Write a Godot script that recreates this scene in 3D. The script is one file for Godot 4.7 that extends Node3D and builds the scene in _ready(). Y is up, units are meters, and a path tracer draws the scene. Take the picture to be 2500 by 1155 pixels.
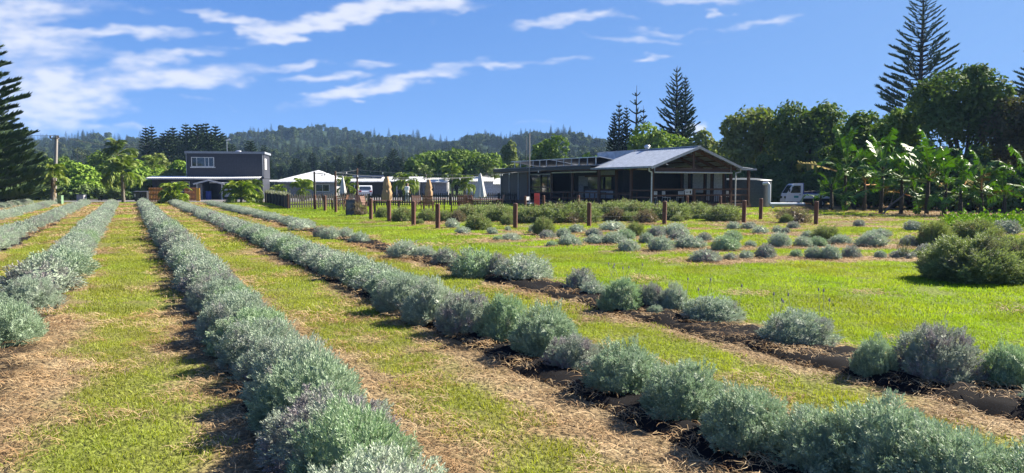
extends Node3D

# ---------------------------------------------------------------- camera numbers
const FOCAL := 1785.0          # in pixels of a 2500 px wide picture
const EYE := 1.65
const PITCH := 0.0713
const ROW_TAN := 0.5238        # the lavender rows run 27.6 degrees to the side of the view
var rng := RandomNumberGenerator.new()
var M := {}
var taken := {}
var n_a := FastNoiseLite.new()
var n_b := FastNoiseLite.new()
var n_c := FastNoiseLite.new()
var n_3 := FastNoiseLite.new()

# ---------------------------------------------------------------- mesh builder
class MB:
	var v := PackedVector3Array()
	var c := PackedColorArray()
	var i := PackedInt32Array()
	var col := Color(1, 1, 1)
	func vert(p: Vector3) -> int:
		v.append(p)
		c.append(col)
		return v.size() - 1
	func tri(a: int, b: int, d: int) -> void:
		i.append(a)
		i.append(b)
		i.append(d)
	func face3(a: Vector3, b: Vector3, d: Vector3) -> void:
		var k := v.size()
		vert(a)
		vert(b)
		vert(d)
		tri(k, k + 1, k + 2)
	func quad(a: Vector3, b: Vector3, d: Vector3, e: Vector3) -> void:
		var k := v.size()
		vert(a)
		vert(b)
		vert(d)
		vert(e)
		tri(k, k + 1, k + 2)
		tri(k, k + 2, k + 3)
	func box(at: Vector3, size: Vector3, b := Basis()) -> void:
		var x := b.x * size.x * 0.5
		var y := b.y * size.y * 0.5
		var z := b.z * size.z * 0.5
		quad(at - x - y + z, at - x + y + z, at + x + y + z, at + x - y + z)
		quad(at + x - y - z, at + x + y - z, at - x + y - z, at - x - y - z)
		quad(at + x - y + z, at + x + y + z, at + x + y - z, at + x - y - z)
		quad(at - x - y - z, at - x + y - z, at - x + y + z, at - x - y + z)
		quad(at - x + y + z, at - x + y - z, at + x + y - z, at + x + y + z)
		quad(at - x - y - z, at - x - y + z, at + x - y + z, at + x - y - z)
	func lohi(lo: Vector3, hi: Vector3) -> void:
		box((lo + hi) * 0.5, (hi - lo).abs())
	func bar(a: Vector3, b: Vector3, w: float, h: float) -> void:
		var z := (b - a).normalized()
		var x := (Vector3.UP if absf(z.y) < 0.95 else Vector3.RIGHT).cross(z).normalized()
		box((a + b) * 0.5, Vector3(w, h, (b - a).length()), Basis(x, z.cross(x), z))
	func tube(p: Array, r: Array, sides := 8, cap := true) -> void:
		var base := v.size()
		var side := Vector3.RIGHT
		for k in p.size():
			var d: Vector3 = (p[mini(k + 1, p.size() - 1)] - p[maxi(k - 1, 0)]).normalized()
			side = (side - d * side.dot(d))
			if side.length() < 0.01:
				side = d.cross(Vector3(0.3, 0.2, 0.9))
			side = side.normalized()
			var other := d.cross(side)
			for s in sides:
				var a := TAU * s / sides
				vert(p[k] + (side * cos(a) + other * sin(a)) * float(r[k]))
		for k in p.size() - 1:
			for s in sides:
				var a := base + k * sides + s
				var b := base + k * sides + (s + 1) % sides
				tri(a, a + sides, b)
				tri(b, a + sides, b + sides)
		if cap:
			for e in [0, p.size() - 1]:
				var m := vert(p[e])
				var st := v.size()
				for s in sides:
					vert(v[base + e * sides + s])
				for s in sides:
					if e == 0:
						tri(m, st + s, st + (s + 1) % sides)
					else:
						tri(m, st + (s + 1) % sides, st + s)
	func lathe(profile: Array, seg := 16, at := Vector3.ZERO) -> void:
		var base := v.size()
		for k in profile.size():
			for s in seg:
				var a := TAU * s / seg
				vert(at + Vector3(cos(a) * profile[k].x, profile[k].y, sin(a) * profile[k].x))
		for k in profile.size() - 1:
			for s in seg:
				var a := base + k * seg + s
				var b := base + k * seg + (s + 1) % seg
				tri(a, b, a + seg)
				tri(b, b + seg, a + seg)
	func leaf(a: Vector3, b: Vector3, side: Vector3) -> void:
		var m := a.lerp(b, 0.5)
		var k := v.size()
		vert(a)
		vert(m + side)
		vert(b)
		vert(m - side)
		tri(k, k + 1, k + 2)
		tri(k, k + 2, k + 3)
	func blade(a: Vector3, b: Vector3, side: Vector3) -> void:
		var k := v.size()
		vert(a - side)
		vert(a + side)
		vert(b)
		tri(k, k + 1, k + 2)
	func join(o: MB, t: Transform3D, tint := Color(1, 1, 1)) -> void:
		var k := v.size()
		v.append_array(t * o.v)
		for q in o.c:
			c.append(q * tint)
		for q in o.i:
			i.append(q + k)
	func corrugated(o: Vector3, along: Vector3, down: Vector3, pitch: float, deep: float, up: Vector3) -> void:
		# a ribbed sheet: o + along spans the ribs, down runs with them
		var n := int(along.length() / pitch) * 2
		var prev := -1
		for k in n + 1:
			var p := o + along * (float(k) / n) + up * (deep if k % 2 else 0.0)
			var a := vert(p)
			vert(p + down)
			if prev >= 0:
				tri(prev, prev + 1, a)
				tri(a, prev + 1, a + 1)
			prev = a
	func mesh(flat := false) -> ArrayMesh:
		var arr := []
		arr.resize(Mesh.ARRAY_MAX)
		arr[Mesh.ARRAY_VERTEX] = v
		arr[Mesh.ARRAY_COLOR] = c
		arr[Mesh.ARRAY_INDEX] = i
		if not flat:
			var n := PackedVector3Array()
			n.resize(v.size())
			for k in range(0, i.size(), 3):
				var a := i[k]
				var b := i[k + 1]
				var d := i[k + 2]
				var q := (v[d] - v[a]).cross(v[b] - v[a])
				n[a] += q
				n[b] += q
				n[d] += q
			for k in n.size():
				n[k] = n[k].normalized() if n[k].length_squared() > 0.0 else Vector3.UP
			arr[Mesh.ARRAY_NORMAL] = n
		var m := ArrayMesh.new()
		m.add_surface_from_arrays(Mesh.PRIMITIVE_TRIANGLES, arr, [], {}, 0)
		return m

# ---------------------------------------------------------------- object helpers
func numbered(called: String) -> String:
	var k: int = taken.get(called, 0)
	taken[called] = k + 1
	return called if k == 0 else "%s_%03d" % [called, k]

func thing(called: String, label: String, category: String, at := Vector3.ZERO, turn := 0.0, group := "") -> Node3D:
	var o := Node3D.new()
	o.name = numbered(called)
	add_child(o)
	o.position = at
	o.rotation.y = turn
	return tag(o, label, category, group)

func tag(o: Node3D, label: String, category: String, group := "", kind := "") -> Node3D:
	if label: o.set_meta("label", label)
	if category: o.set_meta("category", category)
	if group: o.set_meta("group", group)
	if kind: o.set_meta("kind", kind)
	return o

func part(called: String, what, mat: Material, parent: Node3D = null, at := Vector3.ZERO) -> MeshInstance3D:
	var o := MeshInstance3D.new()
	o.name = called if parent else numbered(called)
	o.mesh = what.mesh() if what is MB else what
	o.material_override = mat
	(parent if parent else self as Node3D).add_child(o, true)
	o.position = at
	return o

func one(called: String, what, mat: Material, label: String, category: String, group := "", at := Vector3.ZERO) -> MeshInstance3D:
	var o := part(called, what, mat, null, at)
	tag(o, label, category, group)
	return o

func scatter(called: String, mesh: Mesh, mat: Material, places: Array, colors: Array, parent: Node3D = null) -> MultiMeshInstance3D:
	var mm := MultiMesh.new()
	mm.transform_format = MultiMesh.TRANSFORM_3D
	mm.use_colors = colors.size() > 0
	mm.mesh = mesh
	mm.instance_count = places.size()
	for k in places.size():
		mm.set_instance_transform(k, places[k])
		if colors.size():
			mm.set_instance_color(k, colors[k])
	var o := MultiMeshInstance3D.new()
	o.name = called if parent else numbered(called)
	o.multimesh = mm
	o.material_override = mat
	(parent if parent else self as Node3D).add_child(o, true)
	o.set_meta("kind", "stuff")
	return o

# a point of the ground (photograph pixel -> y = 0) or at a distance ahead
func ray(px: float, py: float) -> Vector3:
	var d := Vector3((px - 1250.0) / FOCAL, -(py - 577.5) / FOCAL, -1.0)
	return d.rotated(Vector3.RIGHT, -PITCH)

func gp(px: float, py: float) -> Vector3:
	var d := ray(px, py)
	var t := EYE / maxf(-d.y, 0.0005)
	return Vector3(d.x * t, 0, d.z * t)

func at(px: float, py: float, ahead: float) -> Vector3:
	var d := ray(px, py)
	var t := ahead / -d.z
	return Vector3(d.x * t, EYE + d.y * t, -ahead)

func lin(r: float, g: float, b: float) -> Color:
	return Color(r, g, b).linear_to_srgb()

func mat(called: String, c: Color, rough := 0.8, opts := {}) -> StandardMaterial3D:
	var m := StandardMaterial3D.new()
	m.resource_name = called
	m.albedo_color = c.linear_to_srgb()
	m.roughness = rough
	m.metallic_specular = opts.get("spec", 0.5)
	m.metallic = opts.get("metal", 0.0)
	m.vertex_color_use_as_albedo = opts.get("vc", true)
	if opts.has("back"):
		m.backlight_enabled = true
		m.backlight = opts.back
	if opts.has("tex"):
		m.albedo_texture = opts.tex
		m.uv1_triplanar = true
		m.uv1_world_triplanar = true
		m.uv1_scale = opts.get("scale", Vector3.ONE)
	if opts.has("bump"):
		m.heightmap_enabled = true
		m.heightmap_texture = opts.bump
		m.heightmap_scale = opts.get("deep", 1.0)
		m.uv1_triplanar = true
		m.uv1_world_triplanar = true
		m.uv1_scale = opts.get("scale", Vector3.ONE)
	M[called] = m
	return m

func noise_tex(freq: float, lo: float, hi: float, seed_: int, size := 512, stretch := 0) -> NoiseTexture2D:
	var n := FastNoiseLite.new()
	n.seed = seed_
	n.frequency = freq
	n.noise_type = FastNoiseLite.TYPE_SIMPLEX_SMOOTH
	n.fractal_octaves = 5
	var t := NoiseTexture2D.new()
	t.width = size
	t.height = size
	t.seamless = true
	t.noise = n
	var g := Gradient.new()
	g.set_color(0, Color(lo, lo, lo))
	g.set_color(1, Color(hi, hi, hi))
	t.color_ramp = g
	return t

func wob(x: float, z: float) -> float:
	return n_a.get_noise_2d(x, z)

func sm(a: float, b: float, x: float) -> float:
	return smoothstep(a, b, x)

func rr(a: float, b: float) -> float:
	return rng.randf_range(a, b)

func rdir() -> Vector3:
	var y := rr(-1, 1)
	var a := rr(0, TAU)
	var s := sqrt(1.0 - y * y)
	return Vector3(cos(a) * s, y, sin(a) * s)

func across(d: Vector3) -> Vector3:
	var s := d.cross(Vector3.UP if absf(d.y) < 0.9 else Vector3.RIGHT).normalized()
	return s.rotated(d.normalized(), rr(0, TAU))

# ================================================================ the scene
func _ready() -> void:
	rng.seed = 20240611
	n_a.seed = 3
	n_a.frequency = 0.55
	n_a.fractal_octaves = 3
	n_b.seed = 9
	n_b.frequency = 2.2
	n_b.fractal_octaves = 3
	n_c.seed = 17
	n_c.frequency = 0.16
	n_c.fractal_octaves = 3
	n_3.seed = 5
	n_3.frequency = 1.0
	n_3.fractal_octaves = 2
	var camera := Camera3D.new()
	camera.name = "camera"
	camera.position = Vector3(0, EYE, 0)
	camera.rotation.x = -PITCH
	camera.fov = rad_to_deg(2.0 * atan(577.5 / FOCAL))
	camera.near = 0.1
	camera.far = 6000.0
	add_child(camera)
	camera.current = true
	var env := Environment.new()
	env.background_mode = Environment.BG_SKY
	env.tonemap_mode = Environment.TONE_MAPPER_LINEAR
	env.tonemap_exposure = 3.8
	env.background_energy_multiplier = 0.295
	env.sdfgi_enabled = true
	env.ssao_enabled = true
	env.ssil_enabled = true
	env.fog_enabled = true
	env.fog_density = 0.0002
	env.fog_light_color = lin(0.36, 0.58, 0.98)
	var sky := Sky.new()
	var pano := PanoramaSkyMaterial.new()
	pano.panorama = sky_picture()
	sky.sky_material = pano
	env.sky = sky
	var we := WorldEnvironment.new()
	we.name = "environment"
	we.environment = env
	add_child(we)
	var sun := DirectionalLight3D.new()
	sun.name = "sun"
	sun.light_energy = 1.6
	sun.light_color = Color(1.0, 0.965, 0.9)
	sun.light_angular_distance = 0.5
	sun.shadow_enabled = true
	add_child(sun)
	var az := deg_to_rad(64.0)
	var el := deg_to_rad(38.0)
	var to_sun := Vector3(sin(az) * cos(el), sin(el), -cos(az) * cos(el))
	sun.look_at_from_position(Vector3.ZERO, -to_sun)
	materials()
	for q in BED_PLANTS:
		bed_spots.append(gp(q[0], q[1]) + Vector3(0, q[2] / FOCAL, 0))
	build_ground()
	build_hills()
	build_house()
	build_white_houses()
	build_cafe()
	build_tank_and_truck()
	build_fences()
	build_trees()
	build_palms()
	build_bananas()
	build_lavender()
	build_beds()
	build_patio()
	build_small_things()
	build_grass()

# ---------------------------------------------------------------- sky: air and clouds by direction
var clouds := []
func puff(x: float, y: float, rx: float, ry: float, deg: float, dense: float) -> void:
	clouds.append([x, y, rx, ry, cos(deg_to_rad(deg)), sin(deg_to_rad(deg)), dense])

func sky_picture() -> ImageTexture:
	puff(560, 45, 110, 9, 8, 0.75); puff(650, 78, 70, 16, 12, 0.85); puff(760, 62, 130, 24, -14, 0.95); puff(870, 32, 90, 24, -12, 0.85)
	puff(1010, 10, 130, 18, -2, 0.85); puff(690, 95, 40, 10, 0, 0.6); puff(1090, 20, 40, 14, 0, 0.6)
	puff(310, 77, 180, 12, 1, 0.8); puff(60, 20, 160, 28, 0, 0.75); puff(40, 75, 120, 36, 8, 0.65); puff(90, 105, 180, 26, 6, 0.55)
	puff(60, 150, 120, 40, 0, 0.5); puff(150, 188, 45, 14, 0, 0.85); puff(110, 215, 130, 40, 0, 0.7); puff(180, 235, 130, 28, 6, 0.65)
	puff(430, 190, 190, 23, -5, 0.85); puff(520, 195, 80, 18, 4, 0.5); puff(420, 128, 130, 11, -3, 0.6); puff(340, 155, 110, 16, -8, 0.75)
	puff(120, 270, 160, 22, 0, 0.6); puff(210, 310, 120, 12, 4, 0.45); puff(330, 308, 22, 9, 0, 0.4); puff(60, 300, 140, 40, 0, 0.5); puff(330, 20, 60, 12, 10, 0.3)
	puff(730, 160, 65, 9, -7, 0.7); puff(800, 190, 110, 10, -5, 0.75); puff(905, 159, 55, 7, -3, 0.6); puff(950, 203, 200, 15, -13, 0.85); puff(850, 226, 100, 10, -3, 0.75)
	puff(862, 251, 22, 5, 0, 0.6); puff(480, 240, 25, 5, 0, 0.35); puff(560, 265, 20, 4, 0, 0.25); puff(1050, 60, 25, 8, 0, 0.25)
	puff(1380, 47, 100, 11, -9, 0.8); puff(1500, 42, 40, 6, 0, 0.45); puff(1550, 95, 110, 8, 5, 0.55); puff(1600, 80, 60, 7, 5, 0.5); puff(1680, 80, 40, 5, -10, 0.35)
	puff(1860, 56, 80, 9, -12, 0.6); puff(1700, 4, 100, 8, 2, 0.7); puff(1755, 30, 24, 6, 10, 0.65); puff(1590, 142, 45, 6, -6, 0.75); puff(1218, 158, 34, 8, 0, 0.65)
	puff(1310, 150, 120, 8, -4, 0.4); puff(1316, 299, 60, 6, 0, 0.35); puff(1400, 140, 60, 5, -4, 0.3); puff(1770, 100, 60, 5, 0, 0.2)
	puff(1702, 316, 30, 20, 0, 1.0)
	var w := 4096
	var h := 2048
	var small := Image.create(512, 256, false, Image.FORMAT_RGB8)
	for y in 256:
		for x in 512:
			small.set_pixel(x, y, sky_color((x + 0.5) / 512.0, (y + 0.5) / 256.0, false))
	small.resize(w, h, Image.INTERPOLATE_CUBIC)
	# the part of the sky where the cloud shapes are fine
	var x0 := -int(w * 50.0 / 360.0)
	var x1 := int(w * 50.0 / 360.0)
	for y in range(int(h * (0.5 - 26.0 / 180.0)), h / 2):
		for x in range(x0, x1):
			small.set_pixel(posmod(x, w), y, sky_color((x + 0.5) / w, (y + 0.5) / h, true))
	return ImageTexture.create_from_image(small)

func sky_color(u: float, v: float, fine: bool) -> Color:
	var a := u * TAU
	var e := (0.5 - v) * PI
	var up := maxf(sin(e), 0.0)
	var to := Vector3(sin(a) * cos(e), sin(e), -cos(a) * cos(e))
	# deep blue above, pale near the horizon, paler towards the sun's side
	var near_sun := maxf(to.dot(Vector3(0.708, 0.616, -0.345)), 0.0)
	var t := pow(clampf(up / 0.5, 0.0, 1.0), 0.75)
	var c := Color(0.235, 0.475, 0.92).lerp(Color(0.02, 0.13, 0.52), t)
	c = c.lerp(Color(0.40, 0.64, 1.0), 0.62 * pow(near_sun, 2.6))
	var cover := 0.0
	var b := to.rotated(Vector3.RIGHT, PITCH)
	if b.z < -0.2:
		var px := 1250.0 + FOCAL * b.x / -b.z
		var py := 577.5 - FOCAL * b.y / -b.z
		if fine and px > -300 and px < 2800:
			var wx := n_c.get_noise_2d(px * 0.06, py * 0.16) * 46.0 + n_a.get_noise_2d(px * 0.03, py * 0.09) * 20.0
			var wy := n_c.get_noise_2d(px * 0.05 + 90.0, py * 0.14) * 14.0
			for q in clouds:
				var dx: float = px + wx - q[0]
				if absf(dx) > q[2] * 1.9:
					continue
				var dy: float = py + wy - q[1]
				if absf(dy) > q[3] * 2.0 + q[2] * absf(q[5]) * 1.6:
					continue
				var rx: float = (dx * q[4] + dy * q[5]) / q[2]
				var ry: float = (-dx * q[5] + dy * q[4]) / q[3]
				var d := rx * rx + ry * ry
				if d < 2.6:
					var f := clampf(1.0 - d / 2.6, 0.0, 1.0)
					cover = maxf(cover, 0.0) + float(q[6]) * pow(f, 1.35) * (1.0 - cover)
			if cover > 0.01:
				var tex := 0.5 + 0.5 * n_a.get_noise_2d(px * 0.022 + 7.0, py * 0.075) + 0.14 * n_b.get_noise_2d(px * 0.014, py * 0.05)
				cover = sm(0.10, 0.98, cover * (0.58 + 0.72 * tex)) * 0.93
	elif not fine and up > 0.05:
		var s := 1.0 / (up + 0.12)
		var n := n_c.get_noise_2d(to.x * s * 7.0, to.z * s * 16.0) + 0.35 * n_a.get_noise_2d(to.x * s * 7.0, to.z * s * 18.0)
		cover = 0.7 * sm(0.16, 0.55, n)
	var white := Color(0.80, 0.83, 0.92)
	c = c.lerp(white, cover * 0.92)
	return Color(c.r, c.g, c.b).linear_to_srgb()

# ---------------------------------------------------------------- materials (linear base colours)
func materials() -> void:
	var grain := noise_tex(0.02, 0.72, 1.0, 4)
	var fine := noise_tex(0.06, 0.6, 1.0, 12)
	var rough := noise_tex(0.03, 0.0, 1.0, 21)
	mat("ground", Color(1, 1, 1), 0.95, {"tex": noise_tex(0.03, 0.55, 1.0, 31), "scale": Vector3(0.9, 0.9, 0.9), "bump": rough, "deep": 2.5, "spec": 0.2})
	mat("asphalt", Color(0.16, 0.15, 0.15), 0.9, {"tex": fine, "scale": Vector3(0.5, 0.5, 0.5)})
	mat("hill", Color(0.035, 0.055, 0.025), 0.95, {"tex": grain, "scale": Vector3(0.02, 0.02, 0.02), "spec": 0.1})
	mat("turf", Color(1, 1, 1), 0.6, {"back": Color(0.95, 0.95, 0.55), "spec": 0.3})
	mat("straw", Color(1, 1, 1), 0.7, {"back": Color(0.6, 0.55, 0.45), "spec": 0.3})
	mat("lavender", Color(1, 1, 1), 0.6, {"back": Color(0.68, 0.72, 0.66), "spec": 0.4})
	mat("lavender_green", Color(0.95, 1.04, 0.86), 0.6, {"back": Color(0.68, 0.74, 0.62), "spec": 0.4})
	mat("lavender_grey", Color(1.0, 0.99, 0.98), 0.6, {"back": Color(0.65, 0.65, 0.65), "spec": 0.3})
	mat("lavender_pale", Color(1.16, 1.12, 1.12), 0.6, {"back": Color(0.68, 0.72, 0.66), "spec": 0.4})
	mat("rosemary", Color(1, 1, 1), 0.65, {"back": Color(0.74, 0.76, 0.5), "spec": 0.3})
	mat("woody", Color(0.10, 0.075, 0.05), 0.9, {"tex": fine, "scale": Vector3(4, 4, 4)})
	mat("flower", Color(0.13, 0.11, 0.2), 0.8)
	mat("weed_mat", Color(0.018, 0.017, 0.018), 0.95, {"tex": fine, "scale": Vector3(3, 3, 3), "bump": fine, "deep": 0.4, "spec": 0.12})
	mat("leaves", Color(1, 1, 1), 0.7, {"back": Color(0.66, 0.72, 0.3), "spec": 0.16})
	mat("needles", Color(1, 1, 1), 0.7, {"back": Color(0.3, 0.35, 0.2), "spec": 0.15})
	mat("bark", Color(0.085, 0.068, 0.055), 0.95, {"tex": fine, "scale": Vector3(1.5, 0.5, 1.5), "bump": rough, "deep": 3.0})
	mat("pale_bark", Color(0.22, 0.19, 0.16), 0.95, {"tex": fine, "scale": Vector3(2, 0.6, 2)})
	mat("palm", Color(1, 1, 1), 0.55, {"back": Color(0.6, 0.66, 0.24), "spec": 0.25})
	mat("banana", Color(1, 1, 1), 0.5, {"back": Color(0.6, 0.7, 0.16), "spec": 0.28})
	mat("dead_leaf", Color(2.2, 0.95, 1.6), 0.8, {"spec": 0.1})
	mat("navy", Color(0.030, 0.034, 0.052), 0.55, {"tex": grain, "scale": Vector3(0.4, 0.4, 0.4)})
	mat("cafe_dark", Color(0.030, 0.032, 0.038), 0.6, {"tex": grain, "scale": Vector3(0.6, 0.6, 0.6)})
	mat("white_roof", Color(0.72, 0.73, 0.74), 0.45, {"tex": grain, "scale": Vector3(0.2, 0.2, 0.2)})
	mat("grey_roof", Color(0.44, 0.48, 0.54), 0.4, {"tex": grain, "scale": Vector3(0.25, 0.25, 0.25), "metal": 0.25})
	mat("white_paint", Color(0.72, 0.72, 0.71), 0.5, {"tex": grain, "scale": Vector3(0.5, 0.5, 0.5)})
	mat("grey_wall", Color(0.34, 0.34, 0.36), 0.7, {"tex": grain, "scale": Vector3(0.4, 0.4, 0.4)})
	mat("blue_grey", Color(0.28, 0.31, 0.36), 0.5, {"tex": grain, "scale": Vector3(0.5, 0.5, 0.5)})
	mat("timber", Color(0.13, 0.058, 0.032), 0.7, {"tex": fine, "scale": Vector3(5, 0.8, 5), "bump": fine, "deep": 0.3})
	mat("post_wood", Color(0.17, 0.062, 0.035), 0.75, {"tex": fine, "scale": Vector3(7, 0.9, 7), "bump": fine, "deep": 0.4})
	mat("grey_timber", Color(0.062, 0.055, 0.048), 0.85, {"tex": fine, "scale": Vector3(5, 0.8, 5), "bump": fine, "deep": 0.4})
	mat("orange_timber", Color(0.50, 0.20, 0.045), 0.7, {"tex": fine, "scale": Vector3(4, 0.8, 4)})
	mat("chair_wood", Color(0.20, 0.085, 0.05), 0.65, {"tex": fine, "scale": Vector3(4, 4, 0.8)})
	mat("glass", Color(0.02, 0.024, 0.03), 0.06, {"spec": 0.7})
	mat("solar", Color(0.012, 0.014, 0.025), 0.4, {"spec": 0.2})
	mat("metal", Color(0.5, 0.51, 0.53), 0.35, {"metal": 0.8})
	mat("tank", Color(0.05, 0.066, 0.075), 0.5, {"tex": grain, "scale": Vector3(0.6, 0.6, 0.6)})
	mat("pvc", Color(0.42, 0.47, 0.53), 0.4)
	mat("canvas", Color(0.62, 0.61, 0.6), 0.85, {"tex": grain, "scale": Vector3(2, 2, 2), "back": Color(0.3, 0.3, 0.3)})
	mat("tan_cloth", Color(0.42, 0.27, 0.14), 0.9, {"tex": grain, "scale": Vector3(2, 2, 2)})
	mat("black", Color(0.012, 0.012, 0.013), 0.6)
	mat("rubber", Color(0.016, 0.016, 0.017), 0.8)
	mat("car_white", Color(0.62, 0.63, 0.65), 0.25)
	mat("blue", Color(0.02, 0.045, 0.24), 0.5)
	mat("red", Color(0.42, 0.022, 0.02), 0.5)
	mat("yellow", Color(0.62, 0.32, 0.035), 0.6)
	mat("teal", Color(0.03, 0.22, 0.19), 0.5)
	mat("green_box", Color(0.13, 0.22, 0.12), 0.6)
	mat("pole_wood", Color(0.36, 0.33, 0.30), 0.85, {"tex": fine, "scale": Vector3(4, 0.5, 4)})
	mat("skin", Color(0.42, 0.25, 0.18), 0.6)
	mat("cloth_white", Color(0.66, 0.66, 0.68), 0.85)
	mat("cloth_light", Color(0.5, 0.5, 0.52), 0.85)
	mat("hair", Color(0.05, 0.035, 0.025), 0.7)
	mat("bulb", Color(0.75, 0.75, 0.74), 0.2)

# ---------------------------------------------------------------- ground: what grows where
const ROWS := [-8.7, -6.15, -3.65, -1.36, 1.17, 3.85, 6.6]   # offset of each lavender row across the field
const BED_LINES := [16.6, 19.4, 21.6, 24.0, 27.2]

func row_gap(x: float, zf: float) -> float:
	var q := x + ROW_TAN * zf
	var best := 99.0
	for r in ROWS:
		best = minf(best, absf(q - r))
	return best * 0.886

# x: share of living grass, y: how lush it is, z: bare soil
func field(x: float, zf: float) -> Vector3:
	var q := x + ROW_TAN * zf
	var a := n_a.get_noise_2d(x, zf)
	var b := n_b.get_noise_2d(x, zf)
	var c := n_c.get_noise_2d(x, zf)
	if zf > 66.0:
		return Vector3(0.8, 0.4, 0)
	if q < 8.0 and zf < 64.0:
		var d := row_gap(x, zf)
		var k := d + 0.34 * a + 0.16 * b + 0.22 * c
		k += 0.15
		if q > -3.0 and q < 1.17:
			k += 0.10
		var g := sm(0.62, 1.0, k - 0.16 * sm(11.0, 4.0, zf))
		if zf < 12.0:
			g *= 1.0 - 0.55 * sm(0.15, 0.5, n_a.get_noise_2d(x * 1.7 + 40.0, zf * 1.7)) * sm(14.0, 7.0, zf)
		if q > 6.6:
			g = maxf(g, sm(0.55, 0.8, (q - 6.6) * 0.886 + 0.2 * a))
		var lush := 0.18 + 0.3 * a + 0.3 * c + (0.5 if q > 7.2 else 0.0)
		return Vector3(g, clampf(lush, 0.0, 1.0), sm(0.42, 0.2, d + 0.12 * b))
	var dry_edge := 47.0 - (x - 19.7) * 4.1 if x < 22.0 else 37.5 - 0.5 * (x - 22.0)  # beyond this edge mostly dry, littered ground with little living grass
	if x > 17.0 and zf > dry_edge + 1.6 * a:
		return Vector3(0.15 + 0.35 * sm(0.0, 0.5, a), 0.3, 0.0)
	var g2 := 1.0
	# the planted beds: worn, straw-coloured lines between the bushes
	var edge := 4.0 + c * 3.0
	if x > edge and zf < 31.0:
		var t := zf + 0.05 * (x - 8.0)
		for l in BED_LINES:
			var w := absf(t - l) / (0.55 + 0.4 * a)
			g2 -= 0.85 * exp(-w * w) * sm(edge, edge + 2.0, x) * sm(-0.35, 0.15, c + 0.6 * a)
	if zf > 14.0 and zf < 32.0 and x > -4.0:
		# worn, mulched ground round each plant
		for e in bed_spots:
			var dx: float = x - e.x
			var dz: float = zf + e.z
			if absf(dx) < 1.3 and absf(dz) < 1.0:
				g2 -= 0.75 * sm(1.0, 0.35, sqrt(dx * dx * 0.6 + dz * dz * 1.3) + 0.35 * a + 0.2 * b)
	if zf > 26.0 and zf < 38.0 and x > -10.0:
		g2 -= 0.5 * sm(26.5, 29.0, zf) * sm(-0.3, 0.2, a + 0.4 * b) * sm(-10.0, -4.0, x)
	if zf >= 31.0 and x > 9.0:
		g2 -= 0.6 * sm(-0.25, 0.3, n_a.get_noise_2d(x * 0.45, zf * 1.6))
	g2 -= 0.12 * sm(0.2, 0.5, b)
	return Vector3(clampf(g2 - 0.25 * sm(0.15, 0.5, c + 0.5 * a), 0.0, 1.0), clampf(0.7 + 0.5 * a + 0.45 * c, 0.0, 1.0), 0.0)

func field_color(f: Vector3, tip := 1.0) -> Color:
	var green := Color(0.32, 0.34, 0.075).lerp(Color(0.25, 0.385, 0.03), f.y)
	return green * tip

func build_ground() -> void:
	var b := MB.new()
	var plots := [[-13.0, 13.0, 0.0, 16.0, 0.13], [-34.0, 34.0, 16.0, 42.0, 0.34], [-64.0, 64.0, 42.0, 76.0, 0.8]]
	for p in plots:
		var nx := int((p[1] - p[0]) / p[4])
		var nz := int((p[3] - p[2]) / p[4])
		var k0 := b.v.size()
		for j in nz + 1:
			for i in nx + 1:
				var x: float = lerpf(p[0], p[1], float(i) / nx)
				var zf: float = lerpf(p[2], p[3], float(j) / nz)
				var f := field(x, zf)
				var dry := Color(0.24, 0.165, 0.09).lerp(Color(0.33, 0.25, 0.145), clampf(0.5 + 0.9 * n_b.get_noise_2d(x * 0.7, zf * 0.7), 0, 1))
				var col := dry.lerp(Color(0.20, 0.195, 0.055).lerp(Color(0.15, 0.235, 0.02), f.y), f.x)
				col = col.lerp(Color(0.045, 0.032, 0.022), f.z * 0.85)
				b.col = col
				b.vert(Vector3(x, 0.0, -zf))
		for j in nz:
			for i in nx:
				var a := k0 + j * (nx + 1) + i
				b.tri(a, a + nx + 1, a + 1)
				b.tri(a + 1, a + nx + 1, a + nx + 2)
	# the rest of the land, butted against the detailed plots
	b.col = Color(0.09, 0.13, 0.03)
	var far := [[-1500.0, -64.0, 42.0, 76.0], [64.0, 1500.0, 42.0, 76.0], [-1500.0, 1500.0, 76.0, 1800.0], [-1500.0, -34.0, 16.0, 42.0], [34.0, 1500.0, 16.0, 42.0], [-1500.0, -13.0, 0.0, 16.0], [13.0, 1500.0, 0.0, 16.0], [-1500.0, 1500.0, -400.0, 0.0]]
	for r in far:
		b.quad(Vector3(r[0], 0, -r[2]), Vector3(r[0], 0, -r[3]), Vector3(r[1], 0, -r[3]), Vector3(r[1], 0, -r[2]))
	var o := part("ground", b, M.ground)
	tag(o, "", "", "", "structure")
	# driveway in front of the dark house and gravel yard behind the fence
	var d := MB.new()
	d.lohi(Vector3(-45, 0.0, -86), Vector3(-20.5, 0.012, -69))
	d.lohi(Vector3(-20.5, 0.0, -95), Vector3(0, 0.010, -76))
	tag(part("driveway", d, M.asphalt), "", "", "", "structure")
	# weed mat under the rows, crumpled strips of black woven cloth
	weed_mat(6.6, 4.0, 42.0, 0.44, "crumpled black weed mat under the sparse lavender row beside the lawn")
	weed_mat(3.85, 3.0, 30.0, 0.42, "black weed mat under the lavender row running to the bottom right corner")
	weed_mat(1.17, 2.6, 20.0, 0.32, "black weed mat under the thick unbroken lavender row")
	weed_mat(-3.65, 18.0, 36.0, 0.55, "black weed mat under the gappy lavender row near the left edge")

func row_point(q: float, zf: float, side := 0.0) -> Vector3:
	return Vector3(q - ROW_TAN * zf + side * 0.886, 0, -(zf + side * 0.464))

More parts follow.
